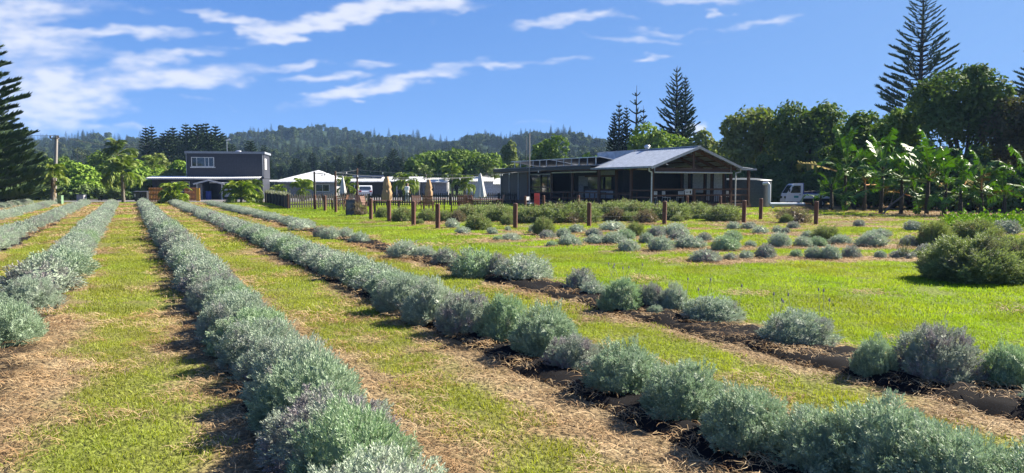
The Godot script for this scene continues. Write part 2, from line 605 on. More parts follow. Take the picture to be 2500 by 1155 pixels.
func weed_mat(q: float, z0: float, z1: float, half: float, label: String) -> void:
	var b := MB.new()
	var n := int((z1 - z0) / 0.12)
	var m := 9
	for j in n + 1:
		var zf := lerpf(z0, z1, float(j) / n)
		for i in m:
			var s := (float(i) / (m - 1) * 2.0 - 1.0)
			var ragged := half * (1.0 + 0.22 * n_a.get_noise_2d(zf * 1.3, q * 10.0 + signf(s) * 9.0))
			var p := row_point(q, zf, s * ragged)
			var y := 0.012 + 0.09 * absf(n_a.get_noise_2d(p.x * 4.6, p.z * 2.2)) + 0.05 * absf(n_b.get_noise_2d(p.x * 1.5, p.z * 1.5)) + 0.02 * (1.0 - s * s)
			if i == 0 or i == m - 1:
				y = -0.01
			b.vert(Vector3(p.x, y, p.z))
	for j in n:
		for i in m - 1:
			var a := j * m + i
			b.tri(a, a + m, a + 1)
			b.tri(a + 1, a + m, a + m + 1)
	one("weed_mat", b, M.weed_mat, label, "weed mat", "weed mats under the lavender rows")

# ---------------------------------------------------------------- hills
const SKYLINE := [[-900, 352], [-300, 350], [0, 352], [150, 352], [300, 358], [480, 350], [560, 346], [600, 352], [640, 348], [700, 350], [760, 334], [800, 325], [850, 323], [890, 330], [930, 347], [1000, 349], [1030, 342], [1060, 346], [1110, 357], [1145, 354], [1190, 342], [1240, 352], [1290, 336], [1340, 338], [1390, 356], [1440, 362], [1500, 360], [1700, 362], [2000, 372], [2600, 384], [3500, 400]]

func skyline(px: float) -> float:
	for k in SKYLINE.size() - 1:
		if px <= SKYLINE[k + 1][0]:
			var t: float = clampf((px - SKYLINE[k][0]) / float(SKYLINE[k + 1][0] - SKYLINE[k][0]), 0.0, 1.0)
			return lerpf(SKYLINE[k][1], SKYLINE[k + 1][1], t * t * (3.0 - 2.0 * t))
	return 400.0

func hill_height(x: float, zf: float) -> float:
	# ridges about 760 m away, with spurs running towards the viewer
	var ridge := (450.0 - skyline(1250.0 + FOCAL * x / 760.0) - 8.0) / FOCAL * 760.0 + EYE
	var s := sm(170.0, 760.0, zf + 60.0 * n_c.get_noise_2d(x * 0.08, zf * 0.05))
	var back := 1.0 - 0.5 * sm(790.0, 1300.0, zf)
	var spur := 5.0 * n_c.get_noise_2d(x * 0.055, zf * 0.04) * sm(200.0, 400.0, zf) * sm(760.0, 600.0, zf)
	return (ridge * s + spur) * back

func build_hills() -> void:
	var b := MB.new()
	var nx := 150
	var nz := 60
	for j in nz + 1:
		for i in nx + 1:
			var x := lerpf(-1100.0, 1100.0, float(i) / nx)
			var zf := lerpf(165.0, 1300.0, float(j) / nz)
			b.vert(Vector3(x, hill_height(x, zf) - 0.3, -zf))
	for j in nz:
		for i in nx:
			var a := j * (nx + 1) + i
			b.tri(a, a + nx + 1, a + 1)
			b.tri(a + 1, a + nx + 1, a + nx + 2)
	tag(part("hills", b, M.hill), "", "", "", "structure")
	# woods on the slopes
	var round_ := crown_mesh(901, Vector3(4.2, 4.0, 4.2), 7, 900, 0.85, Color(0.05, 0.072, 0.026), Color(0.085, 0.11, 0.035))
	var round2 := crown_mesh(902, Vector3(3.2, 4.6, 3.2), 5, 700, 0.8, Color(0.036, 0.055, 0.024), Color(0.06, 0.085, 0.03))
	var small_pine := pine_mesh(77, 13.0, 3.0, 15, 7, 0.2, 14, 1.5)
	var places := [[], [], []]
	var colors := [[], [], []]
	for k in 9500:
		var zf := 185.0 + 620.0 * pow(rng.randf(), 0.75)
		var x := rr(-0.82, 0.6) * zf
		var kind := 0
		var p := n_c.get_noise_2d(x * 0.12 + 50.0, zf * 0.1)
		if p + rr(-0.22, 0.22) > -0.02:
			kind = 2
		elif rng.randf() < 0.4:
			kind = 1
		var s := rr(0.6, 1.05)
		if zf > 560.0 and kind == 2 and rng.randf() < 0.75:
			kind = 0
		if zf > 560.0:
			s *= 0.72
		if kind == 2:
			s *= 0.8
		var h := hill_height(x, zf)
		places[kind].append(Transform3D(Basis(Vector3.UP, rr(0, TAU)).scaled(Vector3(s, s * rr(0.85, 1.2), s)), Vector3(x, h - 0.6, -zf)))
		var t := rr(0.7, 1.3)
		colors[kind].append(Color(t * rr(0.9, 1.15), t, t * rr(0.85, 1.1)))
	scatter("hillside_wood", round_, M.leaves, places[0], colors[0])
	scatter("hillside_scrub", round2, M.leaves, places[1], colors[1])
	scatter("hillside_pine_wood", small_pine, M.needles, places[2], colors[2])
	# single pines that stand out on the skyline
	var clumps := [[560, 3], [575, 2], [610, 2], [637, 3], [690, 2], [700, 3], [712, 2], [722, 1], [733, 2], [786, 2], [812, 1], [848, 1], [905, 4], [918, 3], [930, 3], [946, 2], [958, 2], [974, 2], [994, 3], [1010, 5], [1020, 5], [1026, 4], [1052, 4], [1060, 3], [1078, 3], [1090, 2], [1123, 3], [1136, 2], [1150, 3], [1160, 4], [1182, 4], [1188, 4], [1200, 3], [1212, 2], [1230, 3], [1260, 3], [1272, 3], [1284, 3], [1296, 3], [1305, 2], [1318, 3], [1332, 2], [1345, 2], [1358, 2], [1372, 2], [1408, 3], [1420, 2], [1444, 3], [1456, 3], [1468, 3], [190, 4], [205, 3], [225, 3], [250, 3], [262, 3], [140, 3], [100, 3], [310, 2], [585, 2], [598, 1], [655, 2], [668, 2]]
	var mesh_a := pine_mesh(78, 15.0, 4.0, 15, 7, 0.12, 16, 2.2)
	var mesh_b := pine_mesh(79, 15.0, 3.2, 15, 6, 0.12, 16, 2.2)
	for q in clumps:
		var zf := rr(720.0, 765.0)
		var x: float = (float(q[0]) + rr(-2, 2) - 1250.0) / FOCAL * zf
		var o := part("skyline_pine", mesh_a if rng.randf() < 0.6 else mesh_b, M.needles, null, Vector3(x, hill_height(x, zf) - 0.5, -zf))
		var s: float = (0.42 + 0.115 * q[1]) * rr(0.85, 1.1)
		o.scale = Vector3(s, s, s)
		tag(o, "small dark pine standing up from the wooded hill skyline", "pine tree", "pines along the hill skyline")

# ---------------------------------------------------------------- trees
func crown_into(b: MB, g: RandomNumberGenerator, mid: Vector3, radii: Vector3, lobes: int, leaves: int, size: float, dark: Color, light: Color, gap := 0.0) -> Array:
	var centres := []
	for k in lobes:
		var d := Vector3(g.randf_range(-1, 1), g.randf_range(-0.75, 1), g.randf_range(-1, 1))
		d = d.normalized() * pow(g.randf(), 0.4) if k > 0 else Vector3.ZERO
		var r := g.randf_range(0.24, 0.44) if k > 0 else 0.55
		centres.append([mid + d * radii * (1.0 - r * 0.72), radii * r])
	var per := leaves / lobes
	for q in centres:
		var tone := g.randf_range(0.0, 1.0)
		for k in per:
			var d := Vector3(g.randfn(), g.randfn(), g.randfn()).normalized()
			if d.y < -0.55 and g.randf() < 0.6:
				d.y = -d.y
			var lump := 1.0 + 0.30 * n_3.get_noise_3dv(d * 2.6 + q[0])
			if gap > 0.0 and n_3.get_noise_3dv(d * 1.6 + q[0] * 1.7) < -1.0 + gap:
				continue
			var p: Vector3 = q[0] + d * q[1] * lump * g.randf_range(0.78, 1.04)
			var n := (d + Vector3(g.randfn(), g.randfn() + 0.4, g.randfn()) * 0.75).normalized()
			var s := n.cross(Vector3(g.randfn(), g.randfn(), g.randfn())).normalized()
			var t := n.cross(s)
			var l := size * g.randf_range(0.6, 1.3)
			var f := clampf(tone * 0.55 + g.randf() * 0.6, 0.0, 1.0)
			b.col = dark.lerp(light, f)
			b.leaf(p - t * l * 0.5, p + t * l * 0.5 + n * l * 0.12, s * l * 0.33)
	return centres

func crown_mesh(seed_: int, radii: Vector3, lobes: int, leaves: int, size: float, dark: Color, light: Color) -> ArrayMesh:
	var g := RandomNumberGenerator.new()
	g.seed = seed_
	var b := MB.new()
	crown_into(b, g, Vector3(0, radii.y * 0.95, 0), radii, lobes, leaves, size, dark, light)
	return b.mesh(true)

const TONES := {
	"dark": [Color(0.073, 0.116, 0.042), Color(0.124, 0.171, 0.054)],
	"deep": [Color(0.073, 0.124, 0.031), Color(0.142, 0.201, 0.040)],
	"mid": [Color(0.100, 0.159, 0.035), Color(0.206, 0.277, 0.059)],
	"bright": [Color(0.124, 0.212, 0.033), Color(0.236, 0.336, 0.059)],
	"olive": [Color(0.118, 0.147, 0.053), Color(0.212, 0.242, 0.083)],
	"brown": [Color(0.085, 0.085, 0.047), Color(0.130, 0.118, 0.061)],
}

# px, top: where its crown shows; wide in pixels; low: height of the crown's underside as a share of the tree
func tree(called: String, label: String, group: String, px: float, top: float, wide: float, zf: float, tone: String, leaves: int, low := 0.25, gap := 0.0, size := 0.34, lobes := 16, bark := "bark") -> Node3D:
	var g := RandomNumberGenerator.new()
	g.seed = int(px * 7.0 + top * 13.0)
	var h := EYE + (450.0 - top) / FOCAL * zf
	var x := (px - 1250.0) / FOCAL * zf
	var w := wide / FOCAL * zf
	var o := thing(called, label, "tree" if not called.ends_with("shrub") else "shrub", Vector3(x, 0, -zf), 0.0, group)
	var b := MB.new()
	var ry := h * (1.0 - low) * 0.5
	var cs := crown_into(b, g, Vector3(0, h - ry, 0), Vector3(w * 0.5, ry, w * 0.42), lobes, leaves, size, TONES[tone][0], TONES[tone][1], gap)
	part("crown", b.mesh(true), M.leaves, o)
	var t := MB.new()
	var r := 0.02 * h + 0.05
	var fork := Vector3(g.randf_range(-0.3, 0.3), h * maxf(low, 0.16) * 0.9, 0)
	t.tube([Vector3(0, -0.2, 0), Vector3(0.05, fork.y * 0.5, 0), fork], [r * 1.35, r, r * 0.85], 8)
	part("trunk", t, M[bark], o)
	var limb := MB.new()
	for k in mini(cs.size(), 9):
		var e: Vector3 = cs[k][0]
		var m := fork.lerp(e, 0.5) + Vector3(0, -0.1 * h * 0.3, 0) + Vector3(g.randfn(), g.randfn(), g.randfn()) * 0.15
		limb.tube([fork - Vector3(0, 0.15, 0), m, e], [r * 0.6, r * 0.38, r * 0.14], 6)
	part("limbs", limb, M[bark], o)
	return o

# a Norfolk pine's crown: whorls of rising branches with brush-like ends
func pine_into(b: MB, seed_: int, h: float, reach: float, tiers: int, per: int, bare: float, cords: int, fat := 1.0, rise := 0.35, low := 0.06) -> void:
	var g := RandomNumberGenerator.new()
	g.seed = seed_
	for t in tiers:
		var f := float(t) / tiers
		var y := h * lerpf(low, 0.985, pow(f, 0.92))
		var len0 := reach * (0.06 + 0.94 * pow(1.0 - f, 0.85)) * g.randf_range(0.86, 1.08)
		var turn := g.randf_range(0, TAU)
		for k in per:
			var a := turn + TAU * k / per + g.randf_range(-0.15, 0.15)
			var out := Vector3(cos(a), 0, sin(a))
			var l := len0 * g.randf_range(0.8, 1.1)
			var up := rise * g.randf_range(0.7, 1.3) * (0.7 + 0.6 * f)
			var side := out.cross(Vector3.UP)
			b.col = Color(0.03, 0.028, 0.02)
			var p0 := Vector3(0, y, 0)
			var p1 := p0 + out * l * 0.55 + Vector3.UP * l * up * 0.35
			var p2 := p0 + out * l + Vector3.UP * l * up
			var th := 0.008 * h * fat * (0.4 + 0.6 * (1.0 - f))
			b.blade(p0, p1 + out * 0.05, side * th)
			b.blade(p0, p1 + out * 0.05, Vector3.UP * th)
			b.blade(p1, p2, side * th * 0.7)
			var n := maxi(5, int(cords * (0.35 + 0.65 * l / reach)))
			for j in n:
				var s := lerpf(bare, 1.0, (j + g.randf() * 0.6) / n)
				var p := p0.lerp(p1, s / 0.55) if s < 0.55 else p1.lerp(p2, (s - 0.55) / 0.45)
				var cl := l * 0.17 * (1.15 - 0.55 * absf(s - 0.7) / 0.7) * g.randf_range(0.7, 1.2) + 0.1 * fat
				var sd := (1.0 if j % 2 else -1.0) * g.randf_range(0.15, 1.0)
				var d := (out * 0.75 + side * sd + Vector3.UP * g.randf_range(0.35, 0.9)).normalized()
				b.col = Color(0.036, 0.058, 0.028).lerp(Color(0.058, 0.088, 0.038), g.randf())
				b.leaf(p, p + d * cl, d.cross(Vector3.UP + out * 0.3).normalized() * cl * 0.12 * fat)
				b.leaf(p, p + (d + Vector3.UP * 0.45).normalized() * cl * 0.85, d.cross(side).normalized() * cl * 0.11 * fat)

func pine_mesh(seed_: int, h: float, reach: float, tiers: int, per: int, bare: float, cords: int, fat := 1.0) -> ArrayMesh:
	var b := MB.new()
	pine_into(b, seed_, h, reach, tiers, per, bare, cords, fat)
	b.col = Color(0.05, 0.042, 0.035)
	b.tube([Vector3.ZERO, Vector3(0, h * 0.6, 0), Vector3(0, h, 0)], [0.014 * h, 0.009 * h, 0.002 * h], 5)
	return b.mesh(true)

func pine(label: String, px: float, top: float, reach_px: float, zf: float, seed_: int, tiers: int, per: int, bare: float, cords: int, rise := 0.35, fat := 1.0, low := 0.06, tips := [], group := "tall pines") -> Node3D:
	var h := EYE + (450.0 - top) / FOCAL * zf
	var o := thing("norfolk_pine", label, "pine tree", Vector3((px - 1250.0) / FOCAL * zf, 0, -zf), 0.0, group)
	var b := MB.new()
	pine_into(b, seed_, h, reach_px / FOCAL * zf, tiers, per, bare, cords, fat, rise, low)
	var t := MB.new()
	t.tube([Vector3(0, -0.3, 0), Vector3(0, h * 0.5, 0), Vector3(0, h, 0)], [0.016 * h + 0.04, 0.010 * h + 0.02, 0.02], 8)
	for q in tips:     # further leaders beside the main stem
		var hh: float = h * q[1]
		var c := MB.new()
		pine_into(c, seed_ + 5, hh, reach_px / FOCAL * zf * 0.55, tiers, per - 1, bare, cords, fat, rise, 0.45)
		b.join(c, Transform3D(Basis(), Vector3(q[0], 0, 0.2)))
		t.tube([Vector3(q[0] * 0.3, h * 0.25, 0.1), Vector3(q[0], h * 0.5, 0.2), Vector3(q[0], hh, 0.2)], [0.1, 0.08, 0.015], 6)
	part("crown", b.mesh(true), M.needles, o)
	part("trunk", t, M.bark, o)
	return o

func build_trees() -> void:
	# pines
	pine("huge dark pine cut by the left edge of the picture", -70, -70, 165, 52.0, 11, 26, 8, 0.22, 60, 0.28, 1.0, 0.02)
	pine("lower dark pine with long upswept branches beside the pale power pole", 5, 255, 135, 62.0, 12, 17, 8, 0.12, 60, 0.3, 1.15, 0.02)
	pine("very tall pine with see-through whorls behind the trees on the right", 2235, -45, 104, 92.0, 13, 32, 6, 0.40, 40, 0.46, 0.78, 0.3)
	pine("tall pine cut by the right edge of the picture", 2545, 40, 100, 88.0, 14, 26, 7, 0.4, 44, 0.36, 0.9, 0.3)
	pine("tallest of the three pines behind the café roof, with twin leaders", 1648, 165, 62, 98.0, 15, 19, 7, 0.2, 36, 0.6, 1.3, 0.25, [[1.1, 0.93]])
	pine("slender pine with bare stem gaps between the two fuller pines behind the café", 1551, 212, 44, 98.0, 16, 8, 5, 0.15, 34, 0.5, 1.5, 0.3, [[0.9, 0.82]])
	pine("shorter dark pine at the hill's edge behind the solar panels", 1509, 250, 40, 96.0, 17, 15, 7, 0.12, 34, 0.6, 1.5, 0.2, [[0.9, 0.96], [-0.7, 0.9]])
	var row := [[362, 308, 26], [377, 305, 26], [404, 322, 28], [416, 316, 26], [428, 309, 30], [444, 322, 24], [460, 300, 36], [470, 308, 30], [487, 301, 34], [497, 300, 36], [509, 298, 34], [532, 305, 34], [548, 322, 28], [615, 342, 34], [648, 352, 22], [395, 340, 34], [520, 330, 36], [570, 350, 30], [480, 345, 40], [440, 350, 40], [375, 352, 34]]
	row.sort_custom(func(a, b): return a[0] < b[0])
	for k in row.size():
		var q: Array = row[k]
		pine("dark pine, %s from the left in the close stand behind the navy house" % ORDINAL[k], q[0], q[1], q[2] * 1.35, rr(135.0, 160.0), 200 + k, 20, 7, 0.08, 18, 0.3, 2.8, 0.05, [], "pine stand behind the navy house")
	row = [[690, 402, 30], [745, 395, 34], [800, 392, 36], [860, 398, 34], [905, 385, 30], [962, 362, 32], [978, 385, 26], [935, 398, 34], [765, 372, 26], [1000, 400, 26], [725, 385, 30], [830, 380, 30], [880, 372, 28]]
	row.sort_custom(func(a, b): return a[0] < b[0])
	for k in row.size():
		var q: Array = row[k]
		pine("grey-green pine, %s from the left behind the white roofs" % ORDINAL[k], q[0], q[1], q[2] * 1.15, rr(150.0, 200.0), 300 + k, 17, 7, 0.08, 16, 0.3, 2.9, 0.05, [], "pines at the foot of the hill")
	# trees beyond the café
	var G := "trees beyond the buildings"
	tree("broadleaf_tree", "wide dark green dome of a tree behind the white roofs", G, 1115, 347, 235, 112.0, "deep", 9000, 0.05, 0.0, 0.52, 26)
	tree("broadleaf_tree", "small rounded green tree at the edge of the wide dark dome", G, 1018, 378, 75, 106.0, "deep", 3000, 0.05, 0.0, 0.5, 10)
	tree("broadleaf_tree", "green tree between the wide dome and the metal mast", G, 1200, 378, 95, 110.0, "mid", 3600, 0.05, 0.0, 0.5, 12)
	tree("broadleaf_tree", "pale open-crowned tree standing before the hill left of the mast", G, 1248, 348, 62, 122.0, "olive", 2200, 0.2, 0.62, 0.5, 10)
	tree("broadleaf_tree", "round green tree right behind the tall metal mast", G, 1340, 332, 132, 92.0, "deep", 6500, 0.1, 0.0, 0.42, 20)
	tree("broadleaf_tree", "grey-green low tree behind the flat end of the café", G, 1262, 395, 85, 90.0, "olive", 3000, 0.05, 0.0, 0.42, 10)
	tree("broadleaf_tree", "low yellow-green tree behind the solar panels", G, 1430, 374, 80, 92.0, "bright", 2800, 0.05, 0.0, 0.42, 10)
	tree("broadleaf_tree", "low dark tree behind the café ridge by the hill's edge", G, 1480, 366, 60, 90.0, "dark", 2400, 0.05, 0.0, 0.42, 10)
	tree("broadleaf_tree", "broad light green tree under the three pines behind the café", G, 1605, 298, 205, 80.0, "mid", 9500, 0.08, 0.0, 0.38, 26)
	tree("broadleaf_tree", "olive green tree above the café gable", G, 1725, 322, 110, 78.0, "olive", 5000, 0.1, 0.0, 0.38, 16)
	# the tall belt on the right, coming nearer towards the edge of the picture
	G = "trees along the shady edge on the right"
	tree("broadleaf_tree", "tall grey-green tree with airy top right of the café gable", G, 1832, 250, 200, 66.0, "olive", 9500, 0.12, 0.30, 0.34, 24)
	tree("broadleaf_tree", "broad dark green tree rising above the parked truck", G, 1975, 240, 230, 62.0, "dark", 13000, 0.05, 0.0, 0.32, 28)
	tree("broadleaf_tree", "dark green tree between the truck and the banana plants", G, 2085, 262, 150, 58.0, "deep", 8000, 0.06, 0.0, 0.3, 20)
	tree("broadleaf_tree", "light green tree below the very tall see-through pine", G, 2178, 243, 165, 56.0, "mid", 9000, 0.06, 0.0, 0.3, 22)
	tree("broadleaf_tree", "largest dark tree with sky showing between its limbs", G, 2355, 156, 270, 52.0, "dark", 15000, 0.30, 0.34, 0.28, 28)
	tree("broadleaf_tree", "brownish feathery tree cut by the right edge", G, 2490, 205, 190, 50.0, "brown", 9000, 0.16, 0.34, 0.24, 22)
	tree("broadleaf_tree", "green tree behind the banana plants near the right edge", G, 2440, 330, 160, 54.0, "mid", 6000, 0.03, 0.0, 0.28, 16)
	tree("broadleaf_tree", "dark tree outside the right edge of the picture", G, 2640, 200, 260, 46.0, "dark", 7000, 0.06, 0.0, 0.34, 18)
	tree("broadleaf_tree", "tall dark tree further outside the right edge", G, 2900, 160, 300, 43.0, "dark", 7000, 0.06, 0.0, 0.36, 18)
	var under := [[1770, 400, 90, 63, "right of the café gable"], [1850, 372, 130, 62, "above the water tank"], [1930, 350, 120, 61, "above the truck cab"], [2010, 340, 130, 60, "above the truck tray"], [2090, 350, 130, 52, "behind the tall torn banana plant"], [2180, 345, 140, 50.5, "behind the stepladder"], [2270, 330, 150, 48.5, "behind the broad upright banana leaf"], [2360, 345, 140, 47.5, "below the largest dark tree"], [2450, 375, 130, 46, "near the right edge"], [2540, 370, 150, 45, "cut by the right edge"], [1815, 415, 90, 60, "behind the lean-to post"], [1900, 408, 100, 60, "between the tank and the truck"], [2230, 405, 170, 47.5, "low behind the leaning branch"], [2120, 410, 160, 49.5, "low behind the banana stems right of the truck"], [2400, 410, 180, 45.5, "low behind the spread banana near the edge"], [2010, 405, 140, 58.5, "low behind the truck tray"]]
	for q in under:
		tree("undergrowth_shrub", "dark leafy undergrowth bush " + q[4], "undergrowth below the tree belt", q[0], q[1], q[2], q[3], "dark", 3600, -0.05, 0.0, 0.28, 12)
	for k in 15:
		var px := 1905.0 + k * 46.0
		tree("low_shrub", "low dark shrub, %s from the truck along the foot of the tree belt" % ORDINAL[k], "low shrubs at the foot of the tree belt", px, rr(455, 466), 78, lerpf(59.5, 42.5, clampf((px - 1900.0) / 500.0, 0, 1)), "dark", 1500, -0.1, 0.0, 0.24, 8)
	# the belt on the left
	G = "trees and shrubs behind the palms on the left"
	var left := [[185, 384, 125, 84, "bright", "bright yellow-green tree just right of the pale power pole"], [245, 366, 120, 98, "deep", "dark green tree below the tall feather palm"], [335, 385, 110, 90, "bright", "leafy light green tree right of the tall feather palm"], [398, 372, 105, 93, "olive", "yellowish tree below the pine stand"], [440, 386, 85, 90, "bright", "green tree touching the upper wall of the navy house"], [212, 424, 100, 78, "bright", "vivid green bush low in front of the yellow-green tree"], [110, 405, 110, 86, "dark", "dark tree behind the power pole"], [35, 395, 130, 84, "dark", "dark tree at the left edge below the pines"], [330, 425, 110, 80, "mid", "green shrub behind the wheelie bins"], [280, 425, 100, 82, "mid", "green shrub behind the feathered palm"], [390, 420, 80, 84, "olive", "olive shrub above the orange fence"], [455, 420, 60, 86, "bright", "light green shrub at the corner of the navy house"], [155, 440, 90, 80, "deep", "deep green shrub behind the green meter box"], [270, 392, 110, 88, "mid", "mid green tree between the two feather palms"], [365, 398, 100, 84, "bright", "bright shrub behind the brown fronded palm"], [135, 372, 90, 100, "deep", "deep green tree behind the top of the power pole"], [425, 402, 80, 82, "olive", "yellowish shrub left of the navy house"]]
	for q in left:
		tree("broadleaf_tree", q[5], G, q[0], q[1], q[2], q[3], q[4], 6000, 0.0, 0.0, 0.36, 16)
	for k in 9:
		tree("hedge_shrub", "dark hedge shrub, %s from the left below the palms" % ORDINAL[k], "dark hedge behind the palms", 20.0 + k * 38.0, rr(448, 462), 62, rr(74.0, 77.0), "dark", 1500, 0.0, 0.0, 0.34, 7)

# ---------------------------------------------------------------- palms
var frond_meshes := []
func frond(seed_: int, l: float, arch: float, green: Color, gold: Color, fan := false) -> ArrayMesh:
	var g := RandomNumberGenerator.new()
	g.seed = seed_
	var b := MB.new()
	var pts := []
	var rad := []
	for k in 7:
		var s := k / 6.0
		pts.append(Vector3(0, l * (0.55 * s - arch * s * s * s), l * s * (1.0 - 0.25 * s * s)))
		rad.append(0.028 * (1.0 - s * 0.85))
	b.col = green.lerp(gold, 0.5)
	b.tube(pts, rad, 4, false)
	var n := 26
	for k in n:
		var s := lerpf(0.14, 1.0, (k + 0.5) / n)
		var f := s * 6.0
		var p: Vector3 = pts[int(f)].lerp(pts[mini(int(f) + 1, 6)], f - int(f))
		var d: Vector3 = (pts[mini(int(f) + 1, 6)] - pts[int(f)]).normalized() if int(f) < 6 else (pts[6] - pts[5]).normalized()
		for sd in [-1.0, 1.0]:
			var ll := l * 0.34 * (sin(PI * (0.12 + 0.8 * s)) * 0.8 + 0.2) * g.randf_range(0.8, 1.15)
			var e := (Vector3(sd, 0, 0) * 0.85 + d * 0.75 + Vector3.DOWN * g.randf_range(0.15, 0.6)).normalized()
			b.col = green.lerp(gold, g.randf() * (0.35 + 0.5 * s)) * g.randf_range(0.7, 1.2)
			var m := p + e * ll * 0.55 + Vector3.UP * 0.02
			var q := p + e * ll + Vector3.DOWN * ll * g.randf_range(0.08, 0.3)
			var w := (d + Vector3(0, 0.4, 0)).normalized() * 0.030
			var k0 := b.v.size()
			b.vert(p)
			b.vert(m + w)
			b.vert(q)
			b.vert(m - w)
			b.tri(k0, k0 + 1, k0 + 3)
			b.tri(k0 + 1, k0 + 2, k0 + 3)
	return b.mesh(true)

func palm(label: String, px: float, base_y: float, trunk_h: float, fl: float, zf: float, fronds: int, kind: int, skirt := 0, group := "palms around the yard") -> Node3D:
	var p := Vector3((px - 1250.0) / FOCAL * zf, 0, -zf)
	var o := thing("palm", label, "palm tree", p, rr(0, TAU), group)
	var t := MB.new()
	var lean := Vector3(rr(-0.06, 0.06), 0, rr(-0.06, 0.06)) * trunk_h
	var pts := []
	var rad := []
	for k in 9:
		var s := k / 8.0
		pts.append(Vector3(0, -0.1, 0).lerp(Vector3(0, trunk_h, 0) + lean, s))
		rad.append((0.15 if k % 2 else 0.125) * (1.25 - 0.4 * s) * (0.8 + 0.06 * trunk_h))
	t.tube(pts, rad, 9)
	part("trunk", t, M.pale_bark, o)
	for k in fronds:
		var f := part("frond", frond_meshes[kind][k % 3], M.palm, o, Vector3(0, trunk_h, 0) + lean)
		var lift := rr(-0.75, 0.75) if k > fronds / 4 else rr(-1.1, -0.7)
		f.basis = Basis(Vector3.UP, TAU * k * 0.382 + rr(-0.2, 0.2)) * Basis(Vector3.RIGHT, lift) * Basis().scaled(Vector3.ONE * fl * rr(0.8, 1.1))
	if skirt:
		var b := MB.new()
		for k in skirt:
			var a := rr(0, TAU)
			b.col = Color(0.16, 0.115, 0.06) * rr(0.6, 1.4)
			var r := rr(0.12, 0.32)
			var y := trunk_h * rr(0.35, 1.0)
			b.leaf(Vector3(cos(a) * 0.12, y, sin(a) * 0.12) + lean, Vector3(cos(a) * r, y - rr(0.25, 0.6), sin(a) * r) + lean, Vector3(-sin(a), 0, cos(a)) * 0.03)
		part("dead_skirt", b.mesh(true), M.straw, o)
	return o

func build_palms() -> void:
	for k in 3:
		frond_meshes.append([])
		for j in 3:
			if k == 0:
				frond_meshes[0].append(frond(40 + j, 1.0, 0.72, Color(0.11, 0.185, 0.03), Color(0.30, 0.31, 0.07)))
			elif k == 1:
				frond_meshes[1].append(frond(50 + j, 1.0, 0.62, Color(0.06, 0.11, 0.02), Color(0.16, 0.17, 0.05)))
			else:
				frond_meshes[2].append(frond(60 + j, 1.0, 0.66, Color(0.11, 0.19, 0.02), Color(0.30, 0.33, 0.04)))
	palm("palm with drooping fronds at the left edge behind the lavender", 15, 500, 2.3, 1.9, 62.0, 16, 0, 30)
	palm("palm at the foot of the pale power pole with a skirt of dead leaves", 130, 500, 2.2, 1.75, 58.5, 18, 0, 110)
	palm("tall feather palm standing above the shrubs on the left", 291, 490, 5.2, 2.7, 88.0, 16, 1, 0)
	palm("spreading palm above the end of the lavender row, left of the bins", 302, 500, 2.6, 2.4, 66.0, 20, 0, 60)
	palm("low bushy palm in front of the orange slat fence", 428, 495, 0.5, 2.0, 62.5, 20, 2, 0)
	palm("low wide palm in front of the navy house porch", 590, 493, 0.55, 2.35, 65.0, 24, 2, 0)
	palm("dark small palm leaning beside the wide low palm", 612, 493, 0.9, 1.9, 68.0, 12, 1, 0)
	palm("green palm behind the weathered board fence", 738, 480, 1.1, 1.7, 72.0, 16, 2, 0)
	palm("palm behind the closed white umbrella", 845, 480, 1.5, 1.45, 70.0, 14, 0, 20)
	palm("palm between the two tan wrapped umbrellas", 985, 480, 1.7, 1.9, 72.0, 18, 0, 0)
	palm("palm just left of the grey closed umbrella", 1135, 480, 1.6, 1.6, 71.0, 18, 0, 20)
	palm("bushy palm with yellow fronds above the far white roof", 1105, 480, 3.0, 2.0, 96.0, 18, 2, 0)
	palm("dark palm above the white roof near the café's flat end", 1190, 480, 3.2, 2.3, 98.0, 18, 1, 0)
	palm("palm in front of the dark dome tree", 1040, 480, 3.0, 1.8, 98.0, 14, 1, 0)
	palm("brown fronded palm below the pine stand", 378, 480, 3.6, 2.0, 86.0, 12, 0, 30)
	palm("small palm by the navy house corner and carport", 680, 480, 0.9, 1.2, 74.0, 12, 2, 0)

# ---------------------------------------------------------------- bananas
func banana_leaf(seed_: int) -> ArrayMesh:
	var g := RandomNumberGenerator.new()
	g.seed = seed_
	var b := MB.new()
	var n := 16
	var droop := g.randf_range(0.15, 0.75)
	var pts := []
	for k in n + 1:
		var s := float(k) / n
		pts.append(Vector3(0, 0.75 * s - droop * s * s * s, 0.95 * s - 0.12 * s * s))
	for sd in [-1.0, 1.0]:
		var tear := 0.0
		for k in n:
			var s := float(k) / n
			if s < 0.12:
				continue
			if g.randf() < 0.34:
				tear = g.randf_range(0.0, 1.0)
			var w0 := 0.155 * sin(PI * clampf((s - 0.1) / 0.92, 0.02, 1.0)) + 0.015
			var w1 := 0.155 * sin(PI * clampf((s + 1.0 / n - 0.1) / 0.92, 0.02, 0.98)) + 0.01
			var hang := g.randf_range(-0.06, 0.02) - tear * 0.16
			b.col = Color(0.055, 0.115, 0.02).lerp(Color(0.10, 0.18, 0.034), g.randf())
			var a: Vector3 = pts[k]
			var c: Vector3 = pts[k + 1]
			var up0 := Vector3(sd * w0, 0.07 + hang, 0.02)
			var up1 := Vector3(sd * w1, 0.07 + hang, 0.02)
			b.quad(a, c, c + up1 + Vector3(0, 0, -0.012), a + up0 + Vector3(0, 0, 0.012 if tear > 0.0 else 0.0))
	b.col = Color(0.26, 0.32, 0.10)
	var rad := []
	for k in n + 1:
		rad.append(0.016 * (1.05 - float(k) / n))
	b.tube(pts, rad, 4, false)
	return b.mesh(true)

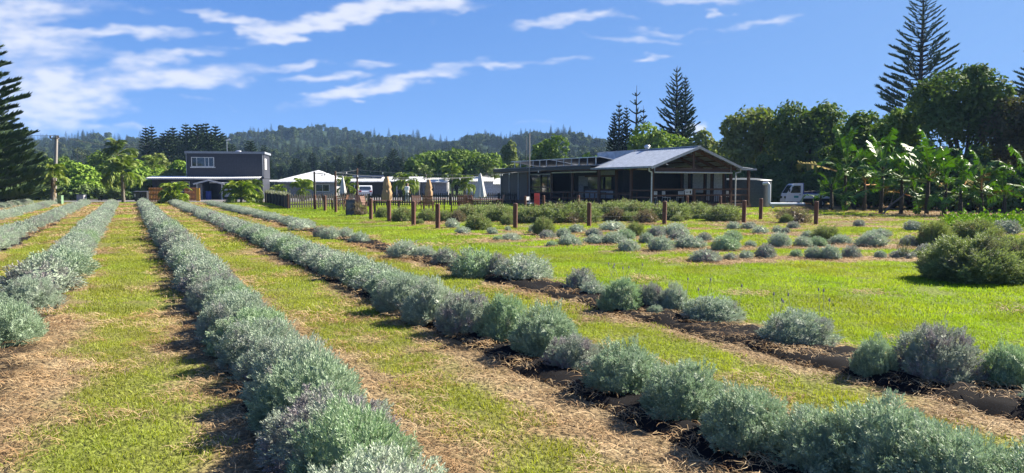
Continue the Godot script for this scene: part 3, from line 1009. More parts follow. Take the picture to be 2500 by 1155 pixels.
func build_bananas() -> void:
	var leaves := []
	for k in 6:
		leaves.append(banana_leaf(500 + k))
	var spots := [[2003, 509, 0.8, 1.15, 8, "small young banana plant with upright light leaves beside the truck"], [2062, 514, 2.5, 2.3, 11, "tall banana plant with torn arching leaves right of the truck"], [2110, 516, 2.1, 2.1, 10, "banana plant standing behind the stepladder"], [2150, 520, 2.5, 2.2, 11, "banana plant just right of the stepladder"], [2200, 522, 1.9, 2.1, 10, "banana plant above the leaning bare branch"], [2262, 524, 2.2, 2.3, 11, "banana plant with a broad upright leaf catching the sun"], [2305, 525, 1.6, 1.9, 10, "banana plant in the middle of the clump near the right edge"], [2395, 528, 1.55, 2.1, 11, "banana plant with widely spread leaves near the right edge"], [2345, 527, 1.2, 1.6, 8, "shorter banana plant between two spreading ones"], [2515, 530, 1.7, 2.1, 10, "banana plant half outside the right edge"], [2030, 515, 1.5, 1.6, 8, "shorter banana plant close behind the truck bed"], [2450, 530, 1.0, 1.5, 8, "low banana plant in shade near the right edge"], [2085, 512, 1.2, 1.6, 8, "low banana plant left of the stepladder"], [2235, 520, 1.1, 1.5, 8, "low banana plant in the shade of the broad upright leaf"]]
	for q in spots:
		var p := gp(q[0], q[1])
		var o := thing("banana_plant", q[5], "banana plant", p, rr(0, TAU), "banana plants along the shady edge")
		var t := MB.new()
		var h: float = q[2] * rr(0.95, 1.2)
		t.col = Color(1.2, 1.2, 0.8)
		t.tube([Vector3(0, -0.1, 0), Vector3(0.03, h * 0.5, 0), Vector3(0.05, h + 0.15, 0)], [0.12, 0.10, 0.05], 8)
		part("pseudostem", t, M.bark, o)
		for k in int(q[4]):
			var low: float = float(k) / float(q[4])      # older leaves hang lower
			var f := part("leaf", leaves[(k * 5 + int(q[0])) % 6], M.banana, o, Vector3(0.04, h * (1.0 - 0.3 * low) , 0))
			f.basis = Basis(Vector3.UP, TAU * k * 0.382 + rr(-0.35, 0.35)) * Basis(Vector3.RIGHT, lerpf(-0.7, 0.95, low) + rr(-0.3, 0.3)) * Basis(Vector3.BACK, rr(-0.6, 0.6)) * Basis().scaled(Vector3(0.8, 1, 1) * float(q[3]) * rr(0.9, 1.4))
			if rng.randf() < 0.18 and low > 0.6:
				f.material_override = M.dead_leaf

# ---------------------------------------------------------------- buildings
func window_part(o: Node3D, lo: Vector2, hi: Vector2, z: float, panes: Array, frame: Material, glass: Material, t := 0.07) -> void:
	# a window in a wall that faces +z: frame proud of the wall, each pane set back in it
	var f := MB.new()
	f.lohi(Vector3(lo.x, lo.y, z - 0.02), Vector3(lo.x + t, hi.y, z + 0.06))
	f.lohi(Vector3(hi.x - t, lo.y, z - 0.02), Vector3(hi.x, hi.y, z + 0.06))
	f.lohi(Vector3(lo.x + t, lo.y, z - 0.02), Vector3(hi.x - t, lo.y + t, z + 0.058))
	f.lohi(Vector3(lo.x + t, hi.y - t, z - 0.02), Vector3(hi.x - t, hi.y, z + 0.058))
	for s in panes:
		var x: float = lerpf(lo.x, hi.x, s)
		f.lohi(Vector3(x - t * 0.4, lo.y + t, z - 0.02), Vector3(x + t * 0.4, hi.y - t, z + 0.05))
	var w := part("window", f, frame, o)
	var cuts: Array = [0.0] + panes + [1.0]
	for k in cuts.size() - 1:
		var g := MB.new()
		g.lohi(Vector3(lerpf(lo.x, hi.x, cuts[k]) + 0.03, lo.y + 0.02, z + 0.003), Vector3(lerpf(lo.x, hi.x, cuts[k + 1]) - 0.03, hi.y - 0.02, z + 0.02))
		part("pane", g, glass, w)

func ribbed_wall(b: MB, x0: float, x1: float, y0: float, y1: float, z: float, pitch := 0.2) -> void:
	b.corrugated(Vector3(x0, y1, z), Vector3(x1 - x0, 0, 0), Vector3(0, y0 - y1, 0), pitch, 0.022, Vector3(0, 0, 1))

func build_house() -> void:
	var o := thing("navy_house", "two-storey navy clad house with flat top and white lower roof", "house", Vector3(-35.3, 0, -79.6), 0.2)
	var b := MB.new()
	b.lohi(Vector3(0, 2.3, -5.2), Vector3(8.0, 5.0, -0.03))
	ribbed_wall(b, 0.0, 8.0, 2.3, 5.0, 0.0, 0.17)
	b.corrugated(Vector3(8.005, 5.0, 0), Vector3(0, 0, -5.2), Vector3(0, -2.7, 0), 0.17, 0.022, Vector3(1, 0, 0))
	part("upper_wall", b, M.navy, o)
	b = MB.new()
	b.lohi(Vector3(-3.2, 0, -5.0), Vector3(2.0, 2.25, 1.2))
	b.lohi(Vector3(2.0, 0, -5.0), Vector3(3.4, 2.25, -1.6))
	b.lohi(Vector3(3.4, 0, -5.0), Vector3(8.0, 2.25, 1.2))
	b.lohi(Vector3(2.0, 2.0, -1.6), Vector3(3.4, 2.25, 1.19))
	ribbed_wall(b, -3.2, 2.0, 0.0, 2.2, 1.21, 0.3)
	part("lower_wall", b, M.navy, o)
	b = MB.new()
	b.lohi(Vector3(-0.14, 5.0, -5.4), Vector3(8.16, 5.24, 0.16))
	part("fascia", b, M.blue_grey, o)
	b = MB.new()
	b.corrugated(Vector3(-3.6, 2.52, -0.3), Vector3(11.4, 0, 0), Vector3(0, -0.22, 2.5), 0.2, 0.03, Vector3(0, 1, 0))
	b.lohi(Vector3(-3.6, 2.18, 2.16), Vector3(7.8, 2.30, 2.22))
	b.lohi(Vector3(-3.6, 2.46, -5.0), Vector3(-0.02, 2.54, -0.3))
	part("lower_roof", b, M.white_roof, o)
	window_part(o, Vector2(0.52, 3.55), Vector2(2.85, 4.6), 0.03, [0.24, 0.6, 0.76], M.white_paint, M.glass)
	window_part(o, Vector2(-1.3, 0.85), Vector2(0.55, 1.95), 1.24, [0.38, 0.72], M.white_paint, M.glass)
	# window in the end wall
	b = MB.new()
	b.lohi(Vector3(8.02, 3.3, -2.0), Vector3(8.08, 4.5, -0.35))
	var w := part("window", b, M.white_paint, o)
	b = MB.new()
	b.lohi(Vector3(8.04, 3.38, -1.92), Vector3(8.095, 4.42, -0.43))
	part("painted_reflection", b, M.canvas, w)  # pale sheet: the white reflection on the glass, put in as colour
	for x in [0.02, 7.9]:
		b = MB.new()
		b.tube([Vector3(x, 5.0, 0.07), Vector3(x, 2.5, 0.07)], [0.04, 0.04], 6)
		part("downpipe", b, M.blue_grey, o)
	b = MB.new()
	b.lohi(Vector3(0.4, 3.44, 0.02), Vector3(2.97, 3.54, 0.14))
	part("window_sill", b, M.white_paint, o)
	# porch with a small white gable over the open door
	b = MB.new()
	for s in [-1.0, 1.0]:
		var e := Vector3(2.75 + s * 1.55, 1.72, 2.7)
		b.quad(Vector3(2.75, 2.12, 2.7), Vector3(2.75, 2.12, 1.0), e + Vector3(0, 0, -1.7), e)
		b.bar(Vector3(2.75, 2.08, 2.72), e + Vector3(0, -0.05, 0.02), 0.08, 0.16)
	b.lohi(Vector3(2.75, 1.78, 1.3), Vector3(5.1, 1.86, 2.5))
	part("porch_roof", b, M.white_paint, o)
	for x in [1.5, 4.0]:
		b = MB.new()
		b.lohi(Vector3(x - 0.06, 0, 2.3), Vector3(x + 0.06, 1.75, 2.42))
		part("porch_post", b, M.white_paint, o)
	b = MB.new()
	b.lohi(Vector3(1.42, 0, 1.6), Vector3(1.9, 1.7, 1.66))
	part("porch_screen", b, M.blue_grey, o)
	b = MB.new()
	b.lohi(Vector3(4.1, 0.3, 1.5), Vector3(5.2, 1.7, 1.56))
	part("porch_side_panel", b, M.white_paint, o)
	# aerial and vent on the flat top
	b = MB.new()
	b.tube([Vector3(4.05, 5.2, -1), Vector3(4.05, 6.55, -1)], [0.03, 0.03], 6)
	b.tube([Vector3(3.95, 6.5, -1), Vector3(4.4, 6.62, -1)], [0.05, 0.09], 6)
	part("aerial", b, M.metal, o)
	b = MB.new()
	b.lathe([Vector2(0.38, 5.2), Vector2(0.32, 5.35), Vector2(0.12, 5.42), Vector2(0, 5.43)], 12, Vector3(5.2, 0, -1.2))
	part("roof_vent", b, M.metal, o)
	# what stands in the porch
	b = MB.new()
	b.lathe([Vector2(0, 0), Vector2(0.27, 0), Vector2(0.29, 0.05), Vector2(0.3, 0.3), Vector2(0.28, 0.32), Vector2(0.3, 0.34), Vector2(0.3, 0.6), Vector2(0.28, 0.62), Vector2(0.29, 0.9), Vector2(0.25, 0.94), Vector2(0, 0.94)], 16)
	one("barrel", b, M.blue, "blue plastic barrel in the open porch of the navy house", "barrel", "", Vector3(-32.5, 0, -78.4))

func build_white_houses() -> void:
	# hip-roofed house
	var o := thing("white_roofed_house", "low grey house under a white pointed hip roof", "house", Vector3(-28.6, 0, -88))
	var b := MB.new()
	b.lohi(Vector3(0.3, 0, -7), Vector3(7.2, 2.0, -0.4))
	part("wall", b, M.grey_wall, o)
	b = MB.new()
	var ap := Vector3(4.5, 3.42, -3.4)
	var c := [Vector3(-0.2, 1.98, 0.2), Vector3(7.7, 1.98, 0.2), Vector3(7.7, 1.98, -7.2), Vector3(-0.2, 1.98, -7.2)]
	for k in 4:
		b.face3(c[k], ap, c[(k + 1) % 4])
	b.lohi(Vector3(-0.22, 1.86, -7.2), Vector3(7.72, 1.975, 0.22))
	b.corrugated(Vector3(-2.6, 2.16, -0.4), Vector3(3.2, 0, 0), Vector3(0, -0.18, 0.8), 0.2, 0.03, Vector3(0, 1, 0))
	part("roof", b, M.white_roof, o)
	window_part(o, Vector2(4.9, 0.75), Vector2(6.6, 1.65), -0.38, [0.5], M.white_paint, M.glass)
	window_part(o, Vector2(0.5, 0.7), Vector2(1.1, 1.7), -0.38, [], M.white_paint, M.glass)
	for x in [0.05, 3.2]:
		b = MB.new()
		b.lohi(Vector3(x, 0, 0.0), Vector3(x + 0.1, 1.86, 0.1))
		part("verandah_post", b, M.white_paint, o)
	# long white roof with carport
	o = thing("carport_building", "long building with low white roof, solar panels and open dark carport", "building", Vector3(-21.2, 0, -92))
	b = MB.new()
	b.corrugated(Vector3(0, 2.62, -4), Vector3(9.6, 0, 0), Vector3(0, -0.6, 4.2), 0.25, 0.04, Vector3(0, 1, 0))
	b.lohi(Vector3(0, 1.93, 0.2), Vector3(9.6, 2.03, 0.26))
	part("roof", b, M.white_roof, o)
	b = MB.new()
	b.lohi(Vector3(0.05, 0, -4.2), Vector3(9.5, 2.0, -3.2))
	b.lohi(Vector3(0.05, 0, -3.2), Vector3(0.2, 1.95, 0))
	b.lohi(Vector3(9.35, 0, -3.2), Vector3(9.5, 1.95, 0))
	part("wall", b, M.navy, o)
	for x in [1.4, 6.7]:
		b = MB.new()
		b.lohi(Vector3(x, 0, 0), Vector3(x + 0.1, 1.95, 0.1))
		part("post", b, M.white_paint, o)
	for k in 4:
		b = MB.new()
		b.box(Vector3(0.9 + k * 1.05, 2.68, -2.9), Vector3(1.0, 0.04, 1.6), Basis(Vector3.RIGHT, 0.14))
		part("solar_panel", b, M.solar, o)
	# roofs further right
	o = thing("low_white_roof_building", "low building with white roof between the two tan wrapped umbrellas", "building", Vector3(-11.6, 0, -94))
	b = MB.new()
	b.corrugated(Vector3(-2.6, 2.5, -4), Vector3(6.0, 0, 0), Vector3(0, -0.55, 4.2), 0.25, 0.04, Vector3(0, 1, 0))
	b.lohi(Vector3(-2.6, 1.86, 0.2), Vector3(3.4, 1.95, 0.26))
	part("roof", b, M.white_roof, o)
	b = MB.new()
	b.lohi(Vector3(-2.4, 0, -4), Vector3(3.2, 1.94, -0.6))
	part("wall", b, M.grey_wall, o)
	window_part(o, Vector2(0.2, 0.7), Vector2(1.6, 1.6), -0.58, [0.5], M.white_paint, M.glass)
	o = thing("low_white_roof_building", "pale building with white roof behind the grey closed umbrella", "building", Vector3(-6.4, 0, -94))
	b = MB.new()
	b.corrugated(Vector3(-0.1, 2.72, -4), Vector3(4.1, 0, 0), Vector3(0, -0.7, 4.2), 0.25, 0.04, Vector3(0, 1, 0))
	b.corrugated(Vector3(4.0, 2.45, -4), Vector3(1.4, 0, 0), Vector3(0, -0.8, 4.2), 0.25, 0.04, Vector3(0, 1, 0))
	part("roof", b, M.white_roof, o)
	b = MB.new()
	b.lohi(Vector3(0.1, 0, -4), Vector3(4.0, 1.98, -0.3))
	b.lohi(Vector3(4.0, 0, -4), Vector3(5.3, 1.6, -0.3))
	part("wall", b, M.white_paint, o)

# ---------------------------------------------------------------- the café, in its own axes: gable front at z = 0, long side along -z at x = 0
func build_cafe() -> void:
	var o := thing("cafe_building", "dark café building with grey gable roof, timber verandah and solar panels", "building", Vector3(8.95, 0, -47), deg_to_rad(28.56))
	var b := MB.new()
	# deck and steps
	b.lohi(Vector3(-0.15, 0, -20.6), Vector3(7.1, 0.34, 0.1))
	b.lohi(Vector3(7.1, 0, -5.0), Vector3(8.8, 0.30, 0.05))
	part("deck", b, M.timber, o)
	# gable roof
	b = MB.new()
	var len_ := Vector3(0, 0, -6.5)
	b.corrugated(Vector3(3.5, 4.12, 0.55), len_, Vector3(-3.95, -1.355, 0), 0.2, 0.03, Vector3(0, 1, 0))
	b.corrugated(Vector3(3.5, 4.12, 0.55), len_, Vector3(3.95, -1.355, 0), 0.2, 0.03, Vector3(0, 1, 0))
	b.corrugated(Vector3(3.2, 4.12, -5.95), Vector3(0, 0, -4.6), Vector3(4.25, -1.355, 0), 0.2, 0.03, Vector3(0, 1, 0))
	b.box(Vector3(3.5, 4.15, -5.0), Vector3(0.3, 0.05, 11.1))
	part("roof", b, M.grey_roof, o)
	b = MB.new()
	b.quad(Vector3(3.2, 3.0, -5.95), Vector3(3.2, 4.12, -5.95), Vector3(3.2, 4.12, -10.55), Vector3(3.2, 3.0, -10.55))
	b.quad(Vector3(3.2, 3.0, -5.95), Vector3(3.2, 4.05, -5.95), Vector3(0.0, 3.0, -5.95), Vector3(0.0, 3.0, -5.94))
	part("clerestory_wall", b, M.white_roof, o)
	# barge boards and gutters
	b = MB.new()
	for s in [-1.0, 1.0]:
		b.bar(Vector3(3.5, 4.06, 0.58), Vector3(3.5 + s * 4.0, 2.69, 0.58), 0.05, 0.17)
	part("barge_board", b, M.blue_grey, o)
	b = MB.new()
	b.lohi(Vector3(-0.62, 2.68, -6.0), Vector3(-0.48, 2.8, 0.6))
	b.lohi(Vector3(7.46, 2.68, -9.0), Vector3(7.6, 2.8, 0.6))
	part("gutter", b, M.blue_grey, o)
	for s in [[-0.5, 0.35], [7.45, 0.35]]:
		b = MB.new()
		var q := 0.3 if s[0] < 1 else -0.35
		b.tube([Vector3(s[0], 2.7, s[1]), Vector3(s[0], 2.5, s[1]), Vector3(s[0] + q, 2.42, s[1] - 0.1), Vector3(s[0] + q, 2.3, s[1] - 0.1), Vector3(s[0] + q, 0.1, s[1] - 0.1)], [0.045, 0.045, 0.045, 0.045, 0.045], 8)
		part("downpipe", b, M.white_paint, o)
	# flat wing roof
	b = MB.new()
	b.corrugated(Vector3(-0.55, 2.99, -5.9), Vector3(0, 0, -15.2), Vector3(7.9, 0.12, 0), 0.2, 0.03, Vector3(0, 1, 0))
	part("wing_roof", b, M.grey_roof, o)
	b = MB.new()
	b.lohi(Vector3(-0.62, 2.72, -21.1), Vector3(-0.56, 2.99, -6.0))
	b.lohi(Vector3(-0.55, 2.74, -21.14), Vector3(7.3, 3.0, -21.08))
	part("wing_fascia", b, M.cafe_dark, o)
	b = MB.new()
	b.lohi(Vector3(-0.55, 2.66, -21.0), Vector3(7.2, 2.72, -6.0))
	part("wing_ceiling", b, M.timber, o)
	# timber frame of the gable front
	b = MB.new()
	b.lohi(Vector3(0.0, 2.48, -0.06), Vector3(7.0, 2.72, 0.06))
	part("tie_beam", b, M.timber, o)
	b = MB.new()
	b.lohi(Vector3(3.42, 2.72, -0.05), Vector3(3.58, 3.9, 0.05))
	part("king_post", b, M.timber, o)
	for s in [-1.0, 1.0]:
		for z in [0.0, -1.5, -3.0]:
			b = MB.new()
			b.bar(Vector3(3.5, 3.98, z), Vector3(3.5 + s * 3.85, 2.66, z), 0.09, 0.2)
			part("rafter", b, M.timber, o)
		for k in 4:
			b = MB.new()
			var f := 0.15 + 0.24 * k
			var p := Vector3(3.5 + s * 3.85 * f, 4.05 - 1.32 * f, 0.4)
			b.bar(p, p + Vector3(0, 0, -6), 0.09, 0.07)
			part("purlin", b, M.timber, o)
	b = MB.new()
	b.tube([Vector3(0.15, 2.42, 0.12), Vector3(6.9, 2.42, 0.12)], [0.05, 0.05], 8)
	part("rolled_blind", b, M.white_paint, o)
	b = MB.new()
	b.tube([Vector3(-0.1, 2.55, -6.0), Vector3(-0.1, 2.55, -12.0)], [0.05, 0.05], 8)
	part("rolled_blind", b, M.white_paint, o)
	# white steel angle brackets on the beam ends
	for x in [0.18, 6.82]:
		b = MB.new()
		var s := 1.0 if x < 3 else -1.0
		b.lohi(Vector3(x - 0.02, 2.45, 0.065), Vector3(x + 0.02, 3.0, 0.085))
		b.lohi(Vector3(x, 2.98, 0.066), Vector3(x + s * 0.3, 3.01, 0.084))
		part("bracket", b, M.metal, o)
	# posts
	for p in [[0.08, -0.02], [6.92, -0.02], [0.0, -2.1], [0.0, -5.8], [0.0, -9.2], [0.0, -12.2], [0.0, -15.9], [8.6, -0.02], [8.6, -4.6], [3.6, -0.02]]:
		b = MB.new()
		var top: float = 2.66 if p[0] != 3.6 else 1.3
		b.lohi(Vector3(p[0] - 0.08, 0.3, p[1] - 0.08), Vector3(p[0] + 0.08, top, p[1] + 0.08))
		part("post", b, M.timber, o)
	# rails
	for r in [[0.16, 6.84, 0.0, 1.32], [0.16, 6.84, 0.0, 0.92], [7.0, 8.52, 0.0, 1.32], [7.0, 8.52, 0.0, 0.92], [7.0, 8.52, 0.0, 0.5]]:
		b = MB.new()
		b.lohi(Vector3(r[0], r[3] - 0.05, -0.05), Vector3(r[1], r[3] + 0.05, 0.03))
		part("rail", b, M.timber, o)
	for r in [[0.1, 2.02, 1.25], [0.1, 2.02, 0.8], [5.9, 12.1, 1.05], [5.9, 12.1, 0.62], [12.3, 15.8, 1.42], [12.3, 15.8, 0.98], [2.2, 5.7, 0.98]]:
		b = MB.new()
		b.lohi(Vector3(-0.05, r[2] - 0.05, -r[1]), Vector3(0.03, r[2] + 0.05, -r[0]))
		part("rail", b, M.timber, o)
	for k in 26:
		b = MB.new()
		var x := 3.75 + k * 0.18
		if x > 6.8: x += 0.3
		b.lohi(Vector3(x, 0.36, -0.04), Vector3(x + 0.035, 0.88, 0.0))
		part("baluster", b, M.grey_timber if k % 3 else M.timber, o)
	# inner walls
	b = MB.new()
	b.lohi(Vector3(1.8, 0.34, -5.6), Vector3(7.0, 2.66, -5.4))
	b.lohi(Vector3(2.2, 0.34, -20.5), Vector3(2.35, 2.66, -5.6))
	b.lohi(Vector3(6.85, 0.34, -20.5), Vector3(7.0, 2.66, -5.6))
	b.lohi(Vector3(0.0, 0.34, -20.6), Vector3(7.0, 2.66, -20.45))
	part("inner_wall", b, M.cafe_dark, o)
	# dark side wall of the gable room with pale corrugated panels between timber studs
	b = MB.new()
	b.lohi(Vector3(6.9, 0.34, -5.4), Vector3(7.0, 2.66, -0.5))
	part("side_wall", b, M.cafe_dark, o)
	for r in [[-4.7, -4.25, 1.15, 2.45], [-3.75, -2.65, 1.05, 2.4], [-2.3, -1.95, 0.5, 2.4], [-1.6, -0.75, 0.45, 2.4]]:
		b = MB.new()
		b.corrugated(Vector3(6.89, r[3], r[0]), Vector3(0, 0, r[1] - r[0]), Vector3(0, r[2] - r[3], 0), 0.09, 0.022, Vector3(-1, 0, 0))
		part("wall_panel", b, M.white_paint, o)
	for z in [-4.9, -4.05, -2.48, -1.78, -0.62]:
		b = MB.new()
		b.lohi(Vector3(6.78, 0.34, z - 0.06), Vector3(6.9, 2.6, z + 0.06))
		part("wall_stud", b, M.timber, o)
	# navy wall panels at the far end of the long side
	for k in 3:
		b = MB.new()
		var z := -16.0 - k * 1.62
		b.lohi(Vector3(0.0, 0.15, z - 1.57), Vector3(0.06, 2.66, z))
		part("wall_panel", b, M.navy, o)
		b = MB.new()
		b.lohi(Vector3(-0.03, 0.15, z - 1.615), Vector3(0.02, 2.66, z - 1.575))
		part("wall_joint", b, M.white_paint, o)
	# glazing behind the verandah
	for r in [[-12.4, -13.9], [-14.1, -15.7]]:
		b = MB.new()
		b.lohi(Vector3(0.12, 0.95, r[1]), Vector3(0.14, 2.4, r[0]))
		part("pane", b, M.glass, o)
		b = MB.new()
		b.lohi(Vector3(0.10, 2.4, r[1] - 0.06), Vector3(0.16, 2.5, r[0] + 0.06))
		part("window_head", b, M.blue_grey, o)
	b = MB.new()
	b.lohi(Vector3(2.14, 0.4, -11.6), Vector3(2.19, 2.3, -9.9))
	part("white_screen", b, M.grey_wall, o)
	b = MB.new()
	b.lohi(Vector3(2.08, 0.4, -10.8), Vector3(2.14, 1.5, -10.1))
	part("menu_board", b, M.black, o)
	b = MB.new()
	b.corrugated(Vector3(1.4, 1.18, -9.6), Vector3(0, 0, 3.6), Vector3(0, -0.55, 0), 0.09, 0.022, Vector3(-1, 0, 0))
	b.corrugated(Vector3(1.4, 2.66, -7.6), Vector3(0, 0, 1.9), Vector3(0, -0.35, 0), 0.09, 0.022, Vector3(-1, 0, 0))
	part("corrugated_counter", b, M.blue_grey, o)
	b = MB.new()
	b.lohi(Vector3(1.36, 0.4, -5.75), Vector3(1.46, 2.66, -5.5))
	b.lohi(Vector3(1.36, 1.18, -9.6), Vector3(1.50, 1.28, -6.0))
	b.lohi(Vector3(1.36, 2.2, -9.6), Vector3(1.50, 2.32, -6.0))
	part("servery_frame", b, M.timber, o)
	for r in [[-6.3, -7.0], [-7.15, -7.5], [-8.0, -9.3]]:
		b = MB.new()
		b.lohi(Vector3(1.44, 1.3, r[1]), Vector3(1.46, 2.18, r[0]))
		part("pane", b, M.glass, o)
	# mast at the verandah
	b = MB.new()
	b.tube([Vector3(-0.75, 0, -14.4), Vector3(-0.75, 5.75, -14.4)], [0.06, 0.05], 8)
	b.tube([Vector3(-0.66, 2.9, -15.0), Vector3(-0.66, 5.5, -15.0)], [0.025, 0.02], 6)
	part("mast", b, M.pole_wood, o)
	# solar panels, high edge to the eave
	for k in 6:
		solar(o, -6.4 - k * 1.06)
	for k in 6:
		solar(o, -13.2 - k * 1.06)
	# ventilator on the ridge
	b = MB.new()
	b.lathe([Vector2(0.13, 4.1), Vector2(0.13, 4.22), Vector2(0.2, 4.27), Vector2(0.22, 4.36), Vector2(0.18, 4.44), Vector2(0.08, 4.48), Vector2(0, 4.49)], 16, Vector3(3.5, 0, -4.8))
	part("roof_ventilator", b, M.metal, o)
	# lean-to beside the gable
	b = MB.new()
	b.corrugated(Vector3(7.3, 2.86, 0.25), Vector3(0, 0, -5.2), Vector3(1.75, -0.16, 0), 0.2, 0.03, Vector3(0, 1, 0))
	b.lohi(Vector3(7.3, 2.62, 0.2), Vector3(9.06, 2.74, 0.28))
	part("lean_to_roof", b, M.blue_grey, o)
	# café furniture seen through the rails
	for k in 3:
		var t := MB.new()
		t.lohi(Vector3(-0.6, 0.7, -0.4), Vector3(0.6, 0.74, 0.4))
		var tt := thing("cafe_table", ["dark table on the verandah nearest the gable", "dark table in the middle of the verandah", "dark table at the far end of the verandah"][k], "table", o.transform * Vector3(0.9, 0.34, -3.6 - k * 3.6), deg_to_rad(28.56), "tables on the café verandah")
		part("table_top", t, M.timber, tt)
		for s in [[-1, -1], [1, -1], [-1, 1], [1, 1]]:
			t = MB.new()
			t.lohi(Vector3(s[0] * 0.5 - 0.03, 0, s[1] * 0.32 - 0.03), Vector3(s[0] * 0.5 + 0.03, 0.7, s[1] * 0.32 + 0.03))
			part("leg", t, M.timber, tt)
	for k in 4:
		var t := thing("metal_chair", ["white tubular chair behind the left rail of the gable room", "white tubular chair second from the left behind the gable rail", "white tubular chair near the middle post of the gable room", "white tubular chair by the lean-to rail"][k], "chair", o.transform * Vector3([0.9, 2.0, 3.2, 7.6][k], 0.34, -0.9), rr(0, TAU), "white chairs in the café")
		metal_chair(t)
	var s := MB.new()
	s.lohi(Vector3(0, 0, 0), Vector3(0.62, 0.34, 0.02))
	var sign_ := one("cafe_sign", s, M.cloth_light, "small pale board hung on the gable rail", "sign", "", o.transform * Vector3(2.75, 0.98, 0.05))
	sign_.rotation.y = deg_to_rad(28.56)
	var mark := MB.new()
	mark.lohi(Vector3(0.06, 0.1, 0.021), Vector3(0.3, 0.14, 0.023))
	mark.lohi(Vector3(0.4, 0.06, 0.021), Vector3(0.54, 0.26, 0.023))
	mark.lohi(Vector3(0.06, 0.2, 0.021), Vector3(0.34, 0.23, 0.023))
	part("print", mark, M.black, sign_)

func solar(o: Node3D, z: float) -> void:
	var b := MB.new()
	var hi := Vector3(0.1, 3.6, z)
	var lo := Vector3(2.75, 3.2, z)
	b.bar(hi, lo, 0.98, 0.04)
	var p := part("solar_panel", b, M.solar, o)
	b = MB.new()
	for s in [-0.5, 0.5]:
		b.bar(hi + Vector3(0, 0.012, s), lo + Vector3(0, 0.012, s), 0.045, 0.05)
	b.lohi(Vector3(0.06, 3.57, z - 0.5), Vector3(0.11, 3.63, z + 0.5))
	part("panel_frame", b, M.metal, p)
	b = MB.new()
	b.lohi(Vector3(0.12, 3.0, z - 0.03), Vector3(0.17, 3.58, z + 0.03))
	part("panel_leg", b, M.metal, p)

func metal_chair(t: Node3D) -> void:
	var b := MB.new()
	b.lohi(Vector3(-0.2, 0.43, -0.2), Vector3(0.2, 0.46, 0.2))
	part("seat", b, M.white_paint, t)
	b = MB.new()
	b.lohi(Vector3(-0.2, 0.62, -0.22), Vector3(0.2, 0.86, -0.2))
	part("backrest", b, M.white_paint, t)
	for s in [[-1, -1], [1, -1], [-1, 1], [1, 1]]:
		b = MB.new()
		b.tube([Vector3(s[0] * 0.22, 0, s[1] * 0.24), Vector3(s[0] * 0.18, 0.45, s[1] * 0.18), Vector3(s[0] * 0.18, 0.86 if s[1] < 0 else 0.46, s[1] * 0.2)], [0.015, 0.015, 0.015], 5)
		part("leg", b, M.white_paint, t)

